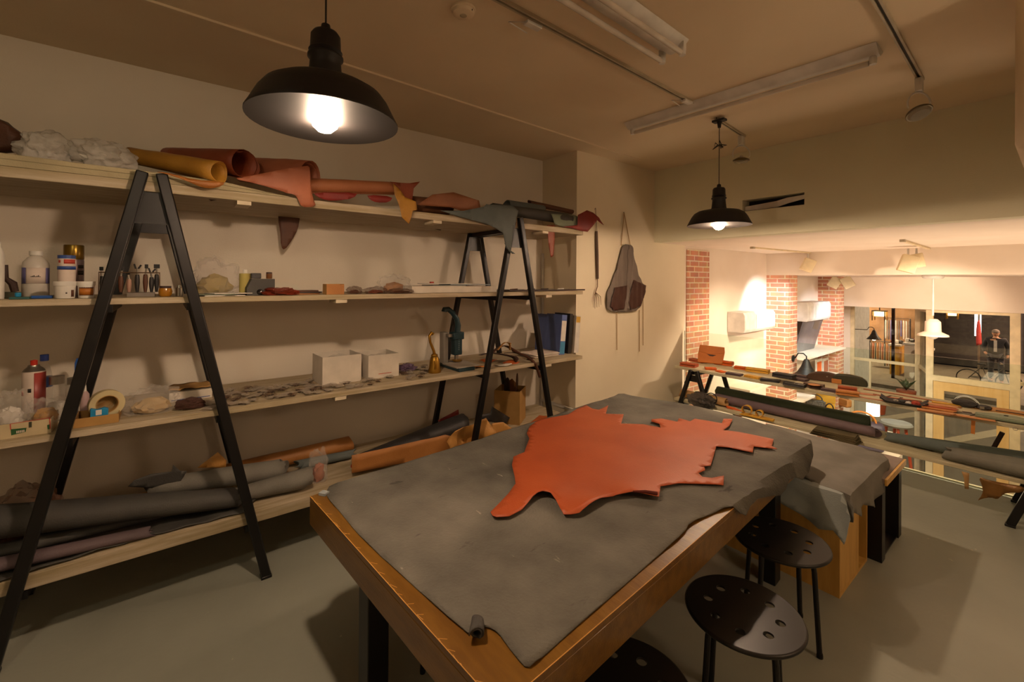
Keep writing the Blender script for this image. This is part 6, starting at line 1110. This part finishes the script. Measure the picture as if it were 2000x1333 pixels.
for k, (x, y, w, h, m, lab) in enumerate([(ay(1752, 670, 25.4).x, 25.4, .42, 1.35, L_must, 'mustard-sided table of folded clothes in the lit shop'), (ay(1781, 668, 25.0).x, 25.0, .42, 1.5, M_shop, 'white-topped counter in the lit shop'), (ay(1808, 676, 24.8).x, 24.8, .42, 1.3, L_natural, 'tan counter at the right of the lit shop')]):
    r = thing('shop_table', (x, y, FS), lab, 'table'); build(MB().box((x-w/2, y-.5, FS+h-.08), (x+w/2, y+.5, FS+h)), 'table_top', M_white, r); build(MB().box((x-w/2+.05, y-.45, FS+.02), (x+w/2-.05, y+.45, FS+h-.0805)), 'cabinet', m, r)
    for j in range(3): build(MB().cbox((x-w*.32+j*w*.32, y, FS+h+.08), (.12, .35, .14), j*.2), 'folded_clothes', [L_redd, M_white, L_char][(j+k) % 3], None, ['crimson', 'white', 'charcoal'][(j+k) % 3]+' folded pile on the '+lab.split(' in ')[0].split(' at ')[0], 'clothes pile', bev=.03)
# the passer-by
def person(u, v, y, label):
    p = ay(u, v, y); top = p.z; base = FS+.025; H = top-base; s = H/1.74; r = thing('person', (p.x, p.y, base), label, 'person')
    def SK(nm, pts, edges, rad, m, root=0):
        me = bpy.data.meshes.new(nm); me.from_pydata([Vector(q)*s for q in pts], edges, []); o = bpy.data.objects.new(nm, me); COL.objects.link(o); o.parent = r; md = o.modifiers.new('k', 'SKIN')
        for i, vtx in enumerate(me.skin_vertices[0].data): vtx.radius = (rad[i][0]*s, rad[i][1]*s) if isinstance(rad[i], tuple) else (rad[i]*s, rad[i]*s); vtx.use_root = (i == root)
        md.use_smooth_shade = True; o.modifiers.new('u', 'SUBSURF').levels = 1; me.materials.append(m); return o
    body = [(0, 0, .95), (0, 0, 1.12), (0, 0, 1.34), (0, 0, 1.47), (0, 0, 1.52), (0, 0, 1.62), (.10, 0, .90), (.12, -.10, .50), (.13, -.05, .07), (.13, -.17, .04), (-.10, 0, .90), (-.11, .08, .50), (-.12, .20, .09), (-.12, .09, .03), (.19, 0, 1.42), (.27, .03, 1.16), (.26, -.10, .94), (.25, -.14, .86), (-.19, 0, 1.42), (-.27, .0, 1.16), (-.22, -.16, 1.0), (-.18, -.22, .95)]
    ed = [(0, 1), (1, 2), (2, 3), (3, 4), (4, 5), (0, 6), (6, 7), (7, 8), (8, 9), (0, 10), (10, 11), (11, 12), (12, 13), (2, 14), (14, 15), (15, 16), (16, 17), (2, 18), (18, 19), (19, 20), (20, 21)]
    rd = [(.15, .11), (.14, .10), (.16, .11), .07, .05, .06, .09, .06, .045, .035, .09, .06, .045, .035, .06, .048, .035, .03, .06, .048, .035, .03]
    SK('body', body, ed, rd, mat('skin', '#b98a6c', .6))
    SK('dark_jacket', [body[0], body[1], body[2], (0, 0, 1.45), body[14], body[15], body[16], body[18], body[19], body[20], (0, 0, .86)], [(0, 1), (1, 2), (2, 3), (2, 4), (4, 5), (5, 6), (2, 7), (7, 8), (8, 9), (0, 10)], [(.19, .14), (.18, .13), (.20, .14), .08, .08, .065, .05, .08, .065, .05, (.2, .15)], mat('navy_coat', '#26262c', .8))
    SK('trousers', [body[0], body[6], body[7], (.13, -.06, .12), body[10], body[11], (-.12, .18, .14)], [(0, 1), (1, 2), (2, 3), (0, 4), (4, 5), (5, 6)], [(.15, .12), .105, .075, .06, .105, .075, .06], mat('grey_trousers', '#4a4a50', .8))
    for sx in (-1, 1): build(MB().blob((p.x+sx*.125*s, p.y+(-.11 if sx > 0 else .13)*s, base+.045*s), (.05*s, .13*s, .045*s), 1, .05, 1, 2, floor=base), 'shoe', L_black, r)
    hc = Vector((p.x, p.y, base+1.62*s)); hd = build(MB().blob(hc, (.078*s, .095*s, .115*s), 3, .03, 1, 3), 'head', mat('skin', '#b98a6c', .6), r)
    build(MB().blob(hc+Vector((0, -.095*s, -.005)), (.014*s, .022*s, .022*s), 1, 0, 1, 2), 'nose', mat('skin', '#b98a6c'), hd)
    for sx in (-1, 1): build(MB().blob(hc+Vector((sx*.032*s, -.083*s, .018*s)), (.012*s, .01*s, .008*s), 1, 0, 1, 2), 'eye', L_black, hd); build(MB().blob(hc+Vector((sx*.078*s, .0, -.005)), (.012*s, .022*s, .03*s), 1, 0, 1, 2), 'ear', mat('skin', '#b98a6c'), hd)
    build(MB().cbox(hc+Vector((0, -.087*s, -.05*s)), (.045*s, .01*s, .01*s)), 'mouth', L_redd, hd)
    build(MB().blob(hc+Vector((0, .01, .045*s)), (.09*s, .108*s, .085*s), 4, .05, 1, 3), 'pale_cap', M_linen, r); build(MB().cbox(hc+Vector((0, -.12*s, .04*s)), (.13*s, .09*s, .012*s)), 'cap_brim', M_linen, r)
    build(MB().cbox(Vector((p.x, p.y-.135*s, base+1.22*s)), (.07*s, .02*s, .36*s)), 'shirt_front', M_paper, r)
person(1945, 644, 26.0, 'person in a dark jacket and pale cap walking beyond the transom window')
p = ay(1911, 690, 27.0); r = thing('red_banner', (p.x, p.y, FS), 'red cloth on a thin stand left of the walking person', 'banner'); build(sheet_bm([(-.06, .7), (.09, .75), (.06, 1.5), (.02, 1.8), (-.04, 1.7), (-.07, 1.3)], lambda a, b_: (p.x+a, p.y+.06*math.sin(a*14), FS+.7+b_), .15), 'cloth', mat('coral_cloth', '#b8403c', .8), r, solid=.01); build(MB().tube([(p.x, p.y+.1, FS+.02), (p.x, p.y+.1, 1.3)], .03, 8), 'stand_pole', M_steel, r); build(MB().lathe([(.25, 0), (.25, .03)], (p.x, p.y+.1, FS+.021), 16), 'stand_foot', M_steel, r)
p = ay(1910, 625, 27.3); build(MB().box((p.x-.1, p.y-.02, p.z-.7), (p.x+.1, p.y+.02, p.z+.6)), 'white_light_strip', mat('cool_strip', '#ffffff', .4, emit='#dcecff', estr=4), None, 'cool white upright light strip above the red cloth', 'light', bev=.01)
p = ay(1930, 690, 24.5); r = thing('bicycle', (p.x, p.y, FS), 'parked bicycle on the far pavement below the person', 'bicycle'); zw = FS+.36
for dx in (-.52, .52): build(MB().tube([(p.x+dx+.33*math.cos(a), p.y, zw+.33*math.sin(a)) for a in [2*PI*k/24 for k in range(25)]], .02, 6, cap=False), 'wheel', L_black, r)
build(MB().tube([(p.x-.52, p.y, zw), (p.x-.15, p.y, zw+.5), (p.x+.38, p.y, zw+.5), (p.x, p.y, zw-.02), (p.x-.15, p.y, zw+.5)], .018, 6).tube([(p.x+.52, p.y, zw), (p.x+.36, p.y, zw+.65)], .018, 6), 'frame', M_steel, r); build(MB().tube([(p.x+.30, p.y-.25, zw+.68), (p.x+.38, p.y, zw+.66), (p.x+.30, p.y+.25, zw+.68)], .015, 6), 'handlebar', M_steel, r); build(MB().cbox((p.x-.18, p.y, zw+.58), (.24, .12, .05)), 'saddle', L_black, r, bev=.01)
# wire bicycle basket rack close to the glass
p = ay(1880, 868, 12.6)
